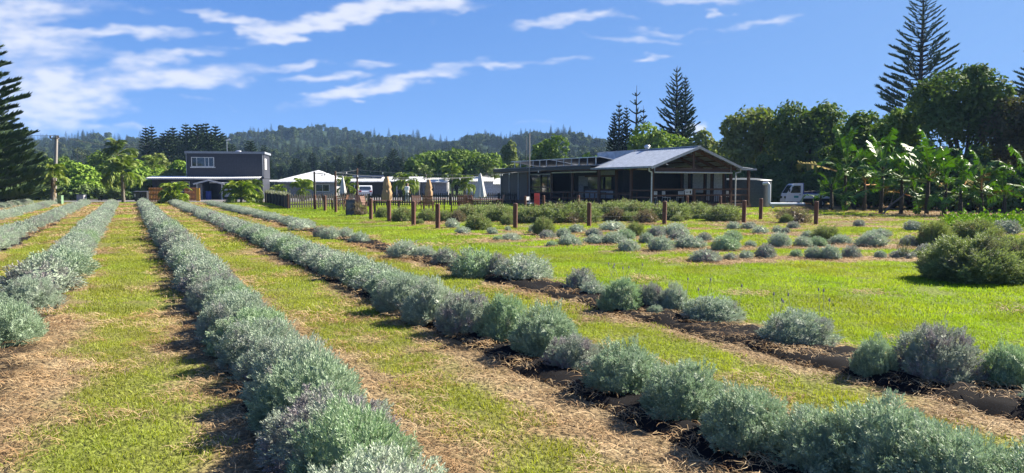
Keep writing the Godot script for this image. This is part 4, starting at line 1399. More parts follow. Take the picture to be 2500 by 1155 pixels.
func build_tank_and_truck() -> void:
	# water tank with ribs round it
	var p := at(1812, 500, 54.0)
	var o := thing("water_tank", "big grey-green ribbed water tank beside the café", "water tank", Vector3(p.x, 0, -54.0))
	var prof := [Vector2(1.98, 0)]
	for k in 40:
		prof.append(Vector2(2.0 + (0.018 if k % 2 else 0.0), 0.05 + k * 0.047))
	prof.append(Vector2(1.98, 1.93))
	var b := MB.new()
	b.lathe(prof, 40)
	part("wall", b, M.tank, o)
	b = MB.new()
	b.lathe([Vector2(2.05, 1.9), Vector2(2.05, 1.97), Vector2(1.0, 2.1), Vector2(0, 2.13)], 40)
	part("lid", b, M.tank, o)
	# drain pipe
	b = MB.new()
	var a := at(1878, 449, 50.0)
	b.tube([Vector3(a.x - 0.35, 1.7, -50.2), Vector3(a.x - 0.1, 1.72, -50.0), Vector3(a.x, 1.6, -50), Vector3(a.x, 0.42, -50), Vector3(a.x + 0.1, 0.3, -50), Vector3(a.x + 2.6, 0.28, -50.4)], [0.11, 0.11, 0.11, 0.11, 0.11, 0.11], 10)
	var pipe := one("drain_pipe", b, M.pvc, "thick pale blue pipe bending down from the water tank", "pipe")
	b = MB.new()
	b.lohi(Vector3(a.x + 0.25, 0, -50.1), Vector3(a.x + 0.37, 0.25, -49.98))
	part("support", b, M.pvc, pipe)
	# small truck, side on, cab to the left
	p = gp(1912, 504.5)
	o = thing("small_truck", "small white flatbed truck with blue tray parked under the trees", "truck", Vector3(p.x, 0, p.z), -0.08)
	var cab := MB.new()
	var prof2 := [Vector2(0.0, 0.38), Vector2(0.0, 0.80), Vector2(0.06, 0.98), Vector2(0.46, 1.62), Vector2(0.58, 1.70), Vector2(1.12, 1.72), Vector2(1.18, 1.66), Vector2(1.18, 0.38)]
	extrude(cab, prof2, 1.4)
	part("cab", cab, M.car_white, o)
	b = MB.new()
	b.quad(Vector3(0.30, 1.02, 0.705), Vector3(0.52, 1.54, 0.705), Vector3(1.02, 1.56, 0.705), Vector3(1.02, 1.02, 0.705))
	b.box(Vector3(0.66, 1.28, 0.70), Vector3(0.5, 0.4, 0.008))
	part("side_window", b, M.glass, o)
	b = MB.new()
	b.quad(Vector3(0.085, 1.0, -0.6), Vector3(0.44, 1.58, -0.55), Vector3(0.44, 1.58, 0.55), Vector3(0.085, 1.0, 0.6))
	var ws := part("windscreen", b, M.glass, o)
	ws.position = Vector3(-0.012, 0.004, 0)
	b = MB.new()
	b.lohi(Vector3(0.22, 0.44, 0.702), Vector3(1.08, 0.96, 0.712))
	var door := part("door", b, M.car_white, o)
	b = MB.new()
	b.lohi(Vector3(0.92, 0.86, 0.713), Vector3(1.04, 0.90, 0.735))
	part("handle", b, M.black, door)
	b = MB.new()
	b.lohi(Vector3(0.55, 0.66, 0.713), Vector3(0.88, 0.82, 0.716))
	part("emblem", b, M.teal, door)
	b = MB.new()
	b.lohi(Vector3(0.18, 1.1, 0.72), Vector3(0.24, 1.3, 0.84))
	part("mirror", b, M.black, o)
	b = MB.new()
	b.lohi(Vector3(-0.03, 0.62, 0.32), Vector3(0.03, 0.78, 0.62))
	part("headlight", b, M.glass, o)
	b = MB.new()
	b.lohi(Vector3(-0.03, 0.62, -0.62), Vector3(0.03, 0.78, -0.32))
	part("headlight", b, M.glass, o)
	b = MB.new()
	b.lohi(Vector3(-0.05, 0.34, -0.69), Vector3(0.06, 0.56, 0.69))
	part("bumper", b, M.car_white, o)
	b = MB.new()
	b.lohi(Vector3(1.22, 0.62, -0.69), Vector3(3.2, 0.68, 0.69))
	b.lohi(Vector3(1.22, 0.68, 0.66), Vector3(3.2, 0.94, 0.70))
	b.lohi(Vector3(1.22, 0.68, -0.70), Vector3(3.2, 0.94, -0.66))
	b.lohi(Vector3(3.16, 0.68, -0.66), Vector3(3.2, 0.94, 0.66))
	part("tray", b, M.car_white, o)
	b = MB.new()
	b.lohi(Vector3(1.2, 0.40, -0.5), Vector3(3.1, 0.61, 0.5))
	part("chassis", b, M.black, o)
	b = MB.new()
	b.lohi(Vector3(1.24, 0.95, -0.62), Vector3(1.27, 1.3, 0.62))
	b.lohi(Vector3(1.24, 0.69, -0.6), Vector3(2.6, 1.02, 0.6))
	part("tray_cover", b, M.blue, o)
	b = MB.new()
	for z in [-0.64, -0.32, 0.0, 0.32, 0.64]:
		b.lohi(Vector3(1.22, 0.95, z - 0.015), Vector3(1.25, 1.7, z + 0.015))
	b.lohi(Vector3(1.215, 1.7, -0.66), Vector3(1.255, 1.74, 0.66))
	part("headboard_guard", b, M.blue, o)
	b = MB.new()
	b.tube([Vector3(1.3, 1.08, 0.5), Vector3(2.0, 1.12, 0.6), Vector3(2.9, 1.0, 0.55)], [0.05, 0.07, 0.04], 6)
	b.tube([Vector3(1.6, 1.05, 0.3), Vector3(2.5, 1.15, 0.5), Vector3(3.3, 0.98, 0.6)], [0.05, 0.05, 0.03], 6)
	part("tarpaulin_roll", b, M.black, o)
	for x in [0.62, 2.5]:
		for s in [-1.0, 1.0]:
			var w := Node3D.new()
			w.name = "wheel"
			o.add_child(w, true)
			w.position = Vector3(x, 0.27, s * 0.6)
			b = MB.new()
			b.tube([Vector3(0, 0, -0.08), Vector3(0, 0, 0.08)], [0.27, 0.27], 18)
			part("tyre", b, M.rubber, w)
			b = MB.new()
			b.tube([Vector3(0, 0, -0.09), Vector3(0, 0, 0.09)], [0.16, 0.16], 12)
			part("rim", b, M.metal, w)
	# stepladder under the bananas
	p = gp(2072, 505)
	o = thing("stepladder", "tall pale stepladder standing open under the banana plants", "ladder", Vector3(p.x, 0, p.z + 1.2), 0.2)
	var front := MB.new()
	for s in [-1.0, 1.0]:
		front.bar(Vector3(-0.42, 0, s * 0.22), Vector3(0, 1.85, s * 0.14), 0.05, 0.04)
	part("front_rails", front, M.pole_wood, o)
	for k in 5:
		b = MB.new()
		var f := 0.14 + k * 0.17
		b.box(Vector3(-0.42 * (1 - f), 1.85 * f, 0), Vector3(0.08, 0.025, 0.42 - 0.15 * f))
		part("step", b, M.pole_wood, o)
	var rear := MB.new()
	for s in [-1.0, 1.0]:
		rear.bar(Vector3(0.42, 0, s * 0.22), Vector3(0, 1.85, s * 0.12), 0.04, 0.035)
	rear.box(Vector3(0.2, 0.95, 0), Vector3(0.03, 0.03, 0.36))
	part("rear_rails", rear, M.pole_wood, o)
	# bare branch leaning in the shade
	b = MB.new()
	var q := gp(2155, 524)
	b.tube([q, q + Vector3(0.5, 0.5, -0.2), q + Vector3(1.3, 1.05, -0.4), q + Vector3(1.9, 1.85, -0.6)], [0.05, 0.045, 0.04, 0.02], 6)
	b.tube([q + Vector3(0.5, 0.5, -0.2), q + Vector3(0.55, 1.1, 0)], [0.03, 0.012], 5)
	one("bare_branch", b, M.pale_bark, "bare pale branch leaning in the shade below the bananas", "branch")

func extrude(b: MB, prof: Array, wide: float) -> void:
	var n := prof.size()
	for k in n:
		var p: Vector2 = prof[k]
		var q: Vector2 = prof[(k + 1) % n]
		b.quad(Vector3(p.x, p.y, wide * 0.5), Vector3(p.x, p.y, -wide * 0.5), Vector3(q.x, q.y, -wide * 0.5), Vector3(q.x, q.y, wide * 0.5))
	var flat := PackedVector2Array(prof)
	var tri := Geometry2D.triangulate_polygon(flat)
	for s in [-0.5, 0.5]:
		for k in range(0, tri.size(), 3):
			b.face3(Vector3(flat[tri[k]].x, flat[tri[k]].y, wide * s), Vector3(flat[tri[k + 1]].x, flat[tri[k + 1]].y, wide * s), Vector3(flat[tri[k + 2]].x, flat[tri[k + 2]].y, wide * s))

# ---------------------------------------------------------------- fences and posts
func octo_post(h: float, r: float) -> MB:
	var b := MB.new()
	b.lathe([Vector2(r, -0.1), Vector2(r, h - 0.03), Vector2(r * 0.8, h), Vector2(0, h)], 8)
	return b

func build_fences() -> void:
	# bollard posts round the beds
	var spots := [[769, 512, "beside the solid board fence"], [793.5, 515.5, "between the two tall light poles at the patio"], [820, 519, "in front of the second tall light pole"], [905.6, 536, "right of the slate sign"], [950, 542, "below the wrapped tan umbrella"], [1009.6, 550.6, "second from the lawn corner of the patio bed"], [1068.8, 558.4, "at the lawn corner of the patio bed"], [1258, 557, "first right of the tall wispy bush"], [1438, 553, "in front of the hedge below the white screen"], [1622, 548, "in front of the hedge below the gable"], [1816, 545, "right of the café hedge, in front of the lean-to"], [1992, 548, "in front of the small truck"], [1282, 516, "by the red board at the café"], [1327, 516, "right of the red board at the café"], [1412, 516, "below the servery of the café"], [1677, 516, "below the middle of the gable rail"], [1758, 518, "below the right end of the gable rail"], [1857, 537, "in front of the water tank"]]
	var m := octo_post(0.97, 0.088).mesh()
	var posts := []
	for q in spots:
		var p := gp(q[0], q[1])
		var o := one("wooden_post", m, M.post_wood, "short reddish wooden post " + q[2], "post", "short wooden posts round the beds", p)
		o.rotation.y = rr(0, 1)
		o.scale.y = rr(0.96, 1.03)
		posts.append(p)
	for e in [[7, 8], [8, 9], [9, 10], [10, 11]]:
		var b := MB.new()
		for y in [0.38, 0.74]:
			var a: Vector3 = posts[e[0]] + Vector3(0, y, 0)
			var c: Vector3 = posts[e[1]] + Vector3(0, y, 0)
			b.tube([a, (a + c) * 0.5 - Vector3(0, 0.02, 0), c], [0.0028, 0.0028, 0.0028], 4, false)
		one("fence_wire", b, M.tank, "pair of thin wires strung between short posts " + ["nearest the patio", "below the servery", "below the gable", "before the truck"][e[0] - 7], "wire", "wires between the short posts")
	# solid weathered fence running away, creeper on top
	var p0 := gp(706, 510)
	var p1 := gp(651, 494)
	var o := thing("board_fence", "weathered grey board fence with silvery creeper along its top", "fence", Vector3.ZERO)
	var n := 64
	var d := (p1 - p0) / n
	var board := MB.new()
	board.box(Vector3(0, 0.45, 0), Vector3(0.02, 0.9, d.length() * 0.94))
	var bm := board.mesh()
	for k in n:
		var f := part("board", bm, M.grey_timber, o, p0 + d * (k + 0.5) + Vector3(rr(-0.01, 0.01), rr(-0.02, 0.02), 0))
		f.rotation.y = atan2(d.x, d.z)
	for k in 8:
		var b := MB.new()
		b.lohi(Vector3(-0.06, 0, -0.06), Vector3(0.06, 1.0, 0.06))
		part("post", b, M.timber if k == 0 else M.grey_timber, o, p0 + d * (n * k / 7.0) + Vector3(-0.08, 0, 0.02))
	var cr := MB.new()
	for k in 1900:
		var p := p0.lerp(p1, rng.randf()) + Vector3(rr(-0.12, 0.12), 0.88 + absf(rng.randfn()) * 0.08, rr(-0.12, 0.12))
		var dd := (rdir() + Vector3.UP * 0.7).normalized()
		cr.col = Color(0.16, 0.165, 0.12).lerp(Color(0.30, 0.30, 0.25), rng.randf())
		cr.leaf(p, p + dd * rr(0.08, 0.2), across(dd) * 0.02)
	part("creeper", cr.mesh(true), M.leaves, o)
	# picket fence along the patio
	o = thing("picket_fence", "dark weathered picket fence behind the patio tables", "fence", Vector3.ZERO)
	var path := [p0, gp(900, 505), gp(1100, 502.5), gp(1262, 499.5)]
	var pk := MB.new()
	pk.lohi(Vector3(-0.045, 0.08, -0.01), Vector3(0.045, 0.92, 0.01))
	pk.quad(Vector3(-0.045, 0.92, 0), Vector3(0, 1.02, 0), Vector3(0, 1.02, 0), Vector3(0.045, 0.92, 0))
	var pm := pk.mesh()
	for s in 3:
		var a: Vector3 = path[s]
		var c: Vector3 = path[s + 1]
		var len_ := (c - a).length()
		var cnt := int(len_ / 0.175)
		for k in cnt:
			var f := part("picket", pm, M.grey_timber, o, a.lerp(c, (k + 0.5) / cnt) + Vector3(0, rr(-0.015, 0.015), 0.03))
			f.rotation.y = -atan2((c - a).z, (c - a).x)
		for y in [0.3, 0.78]:
			var b := MB.new()
			b.bar(a + Vector3(0, y, 0), c + Vector3(0, y, 0), 0.04, 0.09)
			part("rail", b, M.grey_timber, o)
		for k in int(len_ / 2.2) + 1:
			var b := MB.new()
			b.lohi(Vector3(-0.05, 0, -0.05), Vector3(0.05, 0.95, 0.05))
			part("post", b, M.grey_timber, o, a.lerp(c, k / (len_ / 2.2)) + Vector3(0, 0, -0.06))
	# orange slat screens beside the navy house
	for q in [[363, 397, 458, 489, 68.0, "orange slatted timber screen left of the low bushy palm"], [450, 480, 458, 487, 72.0, "orange timber screen half hidden behind the low bushy palm"]]:
		var a := at(q[0], q[3], q[4])
		var c := at(q[1], q[3], q[4])
		o = thing("slat_screen", q[5], "fence", Vector3(a.x, 0, a.z), 0, "orange timber screens")
		var w := c.x - a.x
		var h: float = at(q[0], q[2], q[4]).y
		for k in 9:
			var b := MB.new()
			var x := w * (k + 0.5) / 9.0
			b.lohi(Vector3(x - w * 0.038, 0.02, -0.01), Vector3(x + w * 0.038, h, 0.01))
			part("slat", b, M.orange_timber, o)
		for y in [0.25, 0.7, 1.1]:
			var b := MB.new()
			b.lohi(Vector3(0, y * h / 1.3, -0.06), Vector3(w, y * h / 1.3 + 0.09, -0.012))
			part("rail", b, M.orange_timber, o)
	var g := at(484, 487, 70.0)
	o = thing("yellow_gate", "yellow painted gate leaf by the porch of the navy house", "gate", Vector3(g.x, 0, -70))
	var b := MB.new()
	b.lohi(Vector3(-0.17, 0.05, -0.02), Vector3(0.17, 1.3, 0.02))
	part("leaf", b, M.yellow, o)
	b = MB.new()
	for y in [0.25, 0.72, 1.15]:
		b.lohi(Vector3(-0.17, y, 0.022), Vector3(0.17, y + 0.08, 0.05))
	part("brace", b, M.yellow, o)

# ---------------------------------------------------------------- lavender
const ORDINAL := ["first", "second", "third", "fourth", "fifth", "sixth", "seventh", "eighth", "ninth", "tenth", "eleventh", "twelfth", "thirteenth", "fourteenth", "fifteenth", "sixteenth", "seventeenth", "eighteenth", "nineteenth", "twentieth", "twenty-first", "twenty-second", "twenty-third", "twenty-fourth", "twenty-fifth"]
var lav := {}

# a mounded bush one metre wide and 0.55 m high, made of leafy shoots
func bush_mesh(seed_: int, shoots: int, leaves: int, l: float, w: float, base: Color, tip: Color, other: Color, patch: float, loose := 0.0) -> ArrayMesh:
	var g := RandomNumberGenerator.new()
	g.seed = seed_
	var b := MB.new()
	# the dark twiggy heart
	var heart := MB.new()
	heart.col = base
	for j in 7:
		for k in 14:
			var a := TAU * k / 14.0
			var t := j / 6.0 * PI * 0.55
			var d := Vector3(sin(t) * cos(a), cos(t), sin(t) * sin(a))
			var lump := 1.0 + 0.26 * n_3.get_noise_3dv(d * 1.9 + Vector3(seed_, 0, 0))
			heart.vert(Vector3(d.x * 0.40, maxf(d.y, -0.1) * 0.43 + 0.02, d.z * 0.40) * lump)
	for j in 6:
		for k in 14:
			var a := j * 14 + k
			var c := j * 14 + (k + 1) % 14
			heart.tri(a, a + 14, c)
			heart.tri(c, a + 14, c + 14)
	b.join(heart, Transform3D())
	for s in shoots:
		var y := g.randf_range(-0.18, 1.0)
		var a := g.randf_range(0, TAU)
		var h := sqrt(maxf(0.0, 1.0 - y * y))
		var d := Vector3(cos(a) * h, y, sin(a) * h)
		var lump := 1.0 + 0.30 * n_3.get_noise_3dv(d * 1.9 + Vector3(seed_, 0, 0)) + 0.20 * n_3.get_noise_3dv(d * 5.0 + Vector3(0, seed_, 0))
		var tuck := 1.0 - 0.22 * sm(0.15, -0.2, y)
		var deep := 1.0 - 0.16 * g.randf() * g.randf() - 0.02
		var p := Vector3(d.x * 0.47 * tuck, maxf(0.015, 0.06 + d.y * 0.46), d.z * 0.47 * tuck) * lump * deep
		p.y = maxf(p.y, 0.012)
		var ax := (d * Vector3(1, 0.8, 1) + Vector3(g.randfn(), g.randfn(), g.randfn()) * 0.28 + Vector3.UP * 0.38).normalized()
		var sl := l * g.randf_range(1.1, 1.9) + loose * g.randf() * g.randf()
		var q := n_3.get_noise_3dv(d * 1.5 + Vector3(7, seed_ * 3.0, 0))
		var mix := clampf(patch + q * 1.6 + g.randf_range(-0.15, 0.15), 0.0, 1.0)
		var bright := g.randf_range(0.72, 1.2)
		var s0 := across_with(ax, g)
		var s1 := ax.cross(s0)
		for k in leaves:
			var f := (k + g.randf()) / leaves
			var ra := k * 2.4 + g.randf() * 0.5
			var out := (s0 * cos(ra) + s1 * sin(ra))
			var spread := lerpf(1.0, 0.3, f)
			var dir := (ax + out * spread).normalized()
			var at_ := p + ax * sl * f
			var ll := l * g.randf_range(0.75, 1.2) * (1.0 - 0.25 * f)
			b.col = base.lerp(tip, g.randf()).lerp(other, mix) * bright
			b.leaf(at_, at_ + dir * ll, dir.cross(out + ax * 0.3).normalized() * w)
	return b.mesh(true)

func across_with(d: Vector3, g: RandomNumberGenerator) -> Vector3:
	return d.cross(Vector3.UP if absf(d.y) < 0.9 else Vector3.RIGHT).normalized().rotated(d, g.randf() * TAU)

func place_bush(p: Vector3, w: float, h: float, kind: String, label: String, category := "lavender bush", group := "", called := "lavender_bush") -> Node3D:
	var zf := -p.z
	var lod := 0 if zf < 10.5 else 1 if zf < 24.0 else 2
	var set_: Array = lav[kind][lod]
	var m: Array = set_[rng.randi() % set_.size()]
	var turn := rr(0, TAU)
	var size := Vector3(w, h / (0.63 if kind != "rosemary" else 0.75), w * rr(0.9, 1.1))
	var o: Node3D
	if lod == 0:
		o = thing(called, label, category, p, turn, group)
		part("foliage", m[0], m[1], o)
		part("woody_base", lav.stem, M.woody, o)
	else:
		o = one(called, m[0], m[1], label, category, group, p)
		o.rotation.y = turn
	o.scale = size
	return o

func build_lavender() -> void:
	var stems := MB.new()
	for k in 14:
		var a := rr(0, TAU)
		var r := rr(0.1, 0.36)
		stems.tube([Vector3(cos(a) * 0.05, -0.02, sin(a) * 0.05), Vector3(cos(a) * r * 0.6, 0.08, sin(a) * r * 0.6), Vector3(cos(a) * r, 0.24, sin(a) * r)], [0.016, 0.011, 0.006], 5)
	lav.stem = stems.mesh()
	var sil := Color(0.25, 0.305, 0.23)
	var silt := Color(0.335, 0.40, 0.305)
	var mauve := Color(0.265, 0.25, 0.255)
	lav.silver = [[], [], []]
	lav.mauve = [[], [], []]
	lav.green = [[], [], []]
	lav.rosemary = [[], [], []]
	lav.brown = [[], [], []]
	var mats := [M.lavender, M.lavender_pale, M.lavender, M.lavender_green]
	for k in 4:
		lav.silver[0].append([bush_mesh(600 + k, 3000, 9, 0.038, 0.0042, sil, silt, mauve, -0.12 - 0.1 * (k % 2)), mats[k]])
	for k in 2:
		lav.green[0].append([bush_mesh(610 + k, 3000, 9, 0.041, 0.0045, Color(0.225, 0.295, 0.20), Color(0.315, 0.40, 0.265), silt, -0.2), M.lavender])
		lav.mauve[0].append([bush_mesh(620 + k, 2800, 9, 0.037, 0.0042, sil * 0.92, silt * 0.92, Color(0.25, 0.228, 0.238), 0.32), M.lavender_grey])
	for k in 4:
		lav.silver[1].append([bush_mesh(630 + k, 900, 7, 0.062, 0.009, sil, silt, mauve, -0.06, 0.07), mats[k]])
	for k in 2:
		lav.green[1].append([bush_mesh(640 + k, 900, 7, 0.064, 0.009, Color(0.225, 0.29, 0.20), Color(0.31, 0.39, 0.265), silt, -0.2), M.lavender])
		lav.mauve[1].append([bush_mesh(645 + k, 850, 7, 0.060, 0.009, sil * 0.92, silt * 0.92, Color(0.25, 0.228, 0.238), 0.32), M.lavender_grey])
		lav.rosemary[1].append([bush_mesh(650 + k, 1100, 8, 0.08, 0.009, Color(0.165, 0.205, 0.09), Color(0.255, 0.31, 0.14), Color(0.2, 0.17, 0.11), -0.1, 0.18), M.rosemary])
		lav.brown[1].append([bush_mesh(660 + k, 800, 7, 0.06, 0.008, Color(0.11, 0.085, 0.06), Color(0.22, 0.175, 0.13), Color(0.16, 0.17, 0.11), 0.1, 0.12), M.rosemary])
	for k in 3:
		lav.silver[2].append([bush_mesh(670 + k, 420, 6, 0.085, 0.013, sil, silt, mauve, 0.0, 0.05), mats[k]])
		lav.mauve[2].append([bush_mesh(675 + k, 420, 6, 0.08, 0.015, sil * 0.92, silt * 0.92, Color(0.25, 0.228, 0.238), 0.32), M.lavender_grey])
		lav.rosemary[2].append([bush_mesh(680 + k, 800, 7, 0.085, 0.011, Color(0.16, 0.20, 0.088), Color(0.25, 0.305, 0.14), Color(0.19, 0.16, 0.11), -0.15, 0.16), M.rosemary])
		lav.brown[2].append([bush_mesh(690 + k, 500, 6, 0.075, 0.012, Color(0.11, 0.085, 0.06), Color(0.22, 0.175, 0.13), Color(0.16, 0.17, 0.11), 0.1, 0.12), M.rosemary])
	lav.green[2] = lav.silver[2]
	lav.rosemary[0] = lav.rosemary[1]
	lav.brown[0] = lav.brown[1]
	var rows := [[], [], [], [], [], [], []]
	# bushes of the nearer rows, seen one by one: pixel of the foot, width, height
	var by_hand := {
		3: [[18, 845, 150, 112, "green"], [72, 768, 140, 92, "silver"], [100, 718, 160, 84, "mauve"], [150, 684, 125, 76, "green"]],
		5: [[1327, 880, 160, 128, "green"], [1402, 915, 140, 92, "mauve"], [1520, 975, 185, 128, "green"], [1668, 1040, 212, 145, "green"], [1825, 1120, 215, 160, "green"], [2000, 1175, 240, 160, "green"], [2160, 1215, 320, 210, "green"], [2330, 1290, 340, 215, "green"], [2560, 1360, 380, 220, "green"],
			[1228, 842, 130, 120, "silver"], [1140, 826, 150, 112, "mauve"], [1055, 795, 140, 110, "silver"], [985, 770, 130, 96, "silver"]],
		6: [[878, 594, 42, 27, "silver"], [844, 583, 40, 26, "silver"], [808, 585, 44, 30, "silver"], [783, 580, 34, 28, "mauve"], [736, 563, 52, 24, "silver"], [988, 630, 74, 40, "silver"], [1038, 632, 50, 30, "silver"], [1088, 649, 62, 42, "mauve"], [1157, 679, 98, 67, "silver"], [1215, 680, 54, 60, "mauve"], [1283, 690, 113, 63, "silver"], [1419, 712, 72, 54, "mauve"], [1449, 726, 56, 36, "silver"], [1516, 765, 96, 84, "silver"], [1590, 762, 80, 72, "mauve"], [1648, 768, 76, 74, "silver"], [1600, 778, 42, 32, "silver"], [1737, 795, 145, 66, "silver"], [1946, 853, 175, 88, "silver"], [2134, 928, 100, 100, "green"], [2287, 946, 200, 152, "mauve"], [2468, 960, 140, 116, "silver"], [2640, 1030, 200, 140, "silver"]],
	}
	for r in by_hand:
		for q in by_hand[r]:
			var p := gp(q[0], q[1])
			var w: float = q[2] / FOCAL * -p.z
			p = gp(q[0], q[1]) + Vector3(p.x, 0, p.z).normalized() * w * 0.36
			rows[r].append([p, w * 1.06, q[3] / FOCAL * -p.z * 1.0, q[4]])
	var spans := [[0, 50.0, 63.0, 0.75], [1, 33.0, 63.0, 0.72], [2, 17.0, 62.0, 0.78], [3, 13.4, 62.0, 0.62], [4, 2.75, 62.0, 0.64], [5, 9.7, 62.0, 0.56], [6, 27.2, 61.0, 0.60]]
	for s in spans:
		var zf: float = s[1]
		while zf < s[2]:
			var r: int = s[0]
			var p := row_point(ROWS[r], zf, rr(-0.07, 0.07))
			var w := rr(0.66, 0.84)
			var h := rr(0.33, 0.43)
			var kind := "silver"
			var n := n_c.get_noise_2d(zf * 1.2, r * 31.0)
			if n > 0.36 or rng.randf() < 0.05:
				kind = "mauve"
			elif zf < 11.0 and (n < -0.15 or rng.randf() < 0.2):
				kind = "green"
			if r == 4:
				w *= 0.97
				h *= rr(1.05, 1.4)
			if r == 6:
				w *= 0.85
				h *= 0.85
			if r == 5 and zf > 26.0 or r == 3 and zf > 20.0:
				h *= 0.95
			var skip := (r == 2 and zf < 32.0 and n_a.get_noise_2d(zf * 0.9, 4.0) < -0.12) or (r == 6 and rng.randf() < 0.08) or (r == 3 and absf(zf - 17.2) < 0.5)
			if not skip:
				rows[r].append([p, w, h, kind])
			zf += s[3] * 0.886 * rr(0.85, 1.15)
	var names := ["lavender row at the far left edge", "second lavender row from the left edge", "gappy lavender row left of the palm pole", "lavender row left of the wide grass strip", "thick unbroken lavender row", "lavender row reaching the bottom right corner", "sparse lavender row beside the bright lawn"]
	var all := []
	for r in rows.size():
		rows[r].sort_custom(func(a, b): return a[0].z > b[0].z)
		for k in rows[r].size():
			all.append([r, k, rows[r][k]])
	all.sort_custom(func(a, b): return a[2][0].z > b[2][0].z)
	var far := {}
	for e in all.size():
		var r: int = all[e][0]
		var k: int = all[e][1]
		var q: Array = all[e][2]
		if e < 285:
			var label: String = "%s bush from the camera in the %s" % [ORDINAL[k], names[r]] if k < 25 else "bush in the far part of the %s" % names[r]
			place_bush(q[0], q[1], q[2], q[3], label, "lavender bush", "bushes of the " + names[r])
		else:
			var set_: Array = lav[q[3]][2]
			var j := rng.randi() % set_.size()
			var key := "%s %d" % [q[3] if q[3] != "green" else "silver", j]
			if not far.has(key): far[key] = [set_[j], []]
			far[key][1].append(Transform3D(Basis(Vector3.UP, rr(0, TAU)).scaled(Vector3(q[1], q[2] / 0.63, q[1])), q[0]))
	var rest := thing("distant_lavender", "far ends of the lavender rows in front of the palms", "lavender", Vector3.ZERO)
	rest.set_meta("kind", "stuff")
	for key in far:
		scatter("foliage", far[key][0][0], far[key][0][1], far[key][1], [], rest)
	# thin flower stalks standing above the sparse row
	for q in [[1500, 715, 6, 6, "above the bushes in the middle of the sparse row"], [1945, 812, 7, 7, "above the single bush between two bare mats"], [1735, 768, 5, 4, "above the wide bush left of the torn mat"]]:
		var p: Vector3 = gp(q[0], q[1] + 30.0)
		var o := thing("flower_stalks", "thin lavender flower stalks " + q[4], "flowers", p, 0.0, "lavender flower stalks")
		for k in int(q[3]):
			var b := MB.new()
			var f := Vector3(rr(-0.35, 0.35), 0.35, rr(-0.2, 0.2))
			var t := f + Vector3(rr(-0.12, 0.12), rr(0.05, 0.2), rr(-0.05, 0.05))
			b.col = Color(0.2, 0.24, 0.14)
			b.tube([f - Vector3(0, 0.15, 0), t], [0.004, 0.003], 3, false)
			b.col = Color(0.22, 0.19, 0.30)
			b.lathe([Vector2(0, 0), Vector2(0.009, 0.012), Vector2(0.007, 0.03), Vector2(0, 0.045)], 5, t)
			part("stalk", b, M.rosemary, o)

# ---------------------------------------------------------------- planted beds on the right
const BED_PLANTS := [
	[1215, 588, 23, 12, "s"], [1247, 587, 39, 17, "s"], [1240, 564, 14, 12, "s"], [1302, 569, 22, 21, "s"], [1327, 574, 45, 47, "r"], [1338, 582, 36, 20, "m"], [1376, 580, 34, 23, "s"], [1409, 569, 36, 21, "s"], [1451, 577, 39, 20, "m"], [1348, 601, 25, 12, "s"], [1391, 599, 53, 25, "s"], [1455, 595, 53, 21, "s"], [1502, 595, 53, 28, "s"], [1537, 614, 47, 29, "s"], [1530, 585, 42, 25, "s"], [1496, 563, 53, 22, "s"], [1553, 576, 36, 36, "r"], [1582, 594, 33, 25, "s"], [1606, 577, 47, 25, "m"], [1617, 613, 55, 36, "s"], [1654, 576, 58, 30, "s"], [1657, 585, 42, 22, "m"], [1687, 607, 72, 30, "s"], [1722, 589, 36, 21, "m"], [1777, 612, 64, 36, "s"], [1793, 588, 39, 25, "s"], [1729, 640, 78, 30, "m"], [1786, 635, 30, 17, "m"], [1794, 560, 33, 19, "s"],
	[1825, 633, 32, 20, "s"], [1873, 630, 50, 34, "m"], [1947, 628, 28, 18, "s"], [1990, 632, 38, 29, "s"], [2032, 634, 48, 34, "s"], [2083, 630, 42, 29, "m"], [2153, 630, 25, 18, "s"], [2210, 631, 50, 22, "m"], [2270, 628, 53, 31, "m"], [1909, 603, 48, 35, "s"], [1835, 603, 25, 15, "s"], [1800, 605, 20, 18, "s"], [1965, 602, 40, 24, "s"], [2002, 601, 36, 22, "s"], [2058, 596, 45, 22, "s"], [2024, 588, 56, 39, "r"], [1975, 582, 28, 18, "s"], [2140, 603, 67, 36, "s"], [2154, 579, 45, 20, "s"], [2226, 600, 36, 25, "m"], [2291, 602, 66, 68, "r"], [2340, 579, 28, 24, "s"], [2396, 585, 95, 52, "r"], [2470, 572, 60, 34, "m"], [2101, 553, 25, 17, "m"], [2237, 563, 42, 23, "m"], [1940, 558, 28, 17, "m"], [1946, 545, 70, 37, "b"], [1922, 546, 26, 26, "r"], [1901, 568, 25, 16, "s"], [1921, 569, 18, 14, "m"], [1860, 571, 33, 19, "s"], [1831, 560, 36, 17, "m"], [1130, 571, 32, 17, "s"], [1201, 571, 24, 16, "s"],
]
var bed_spots := []
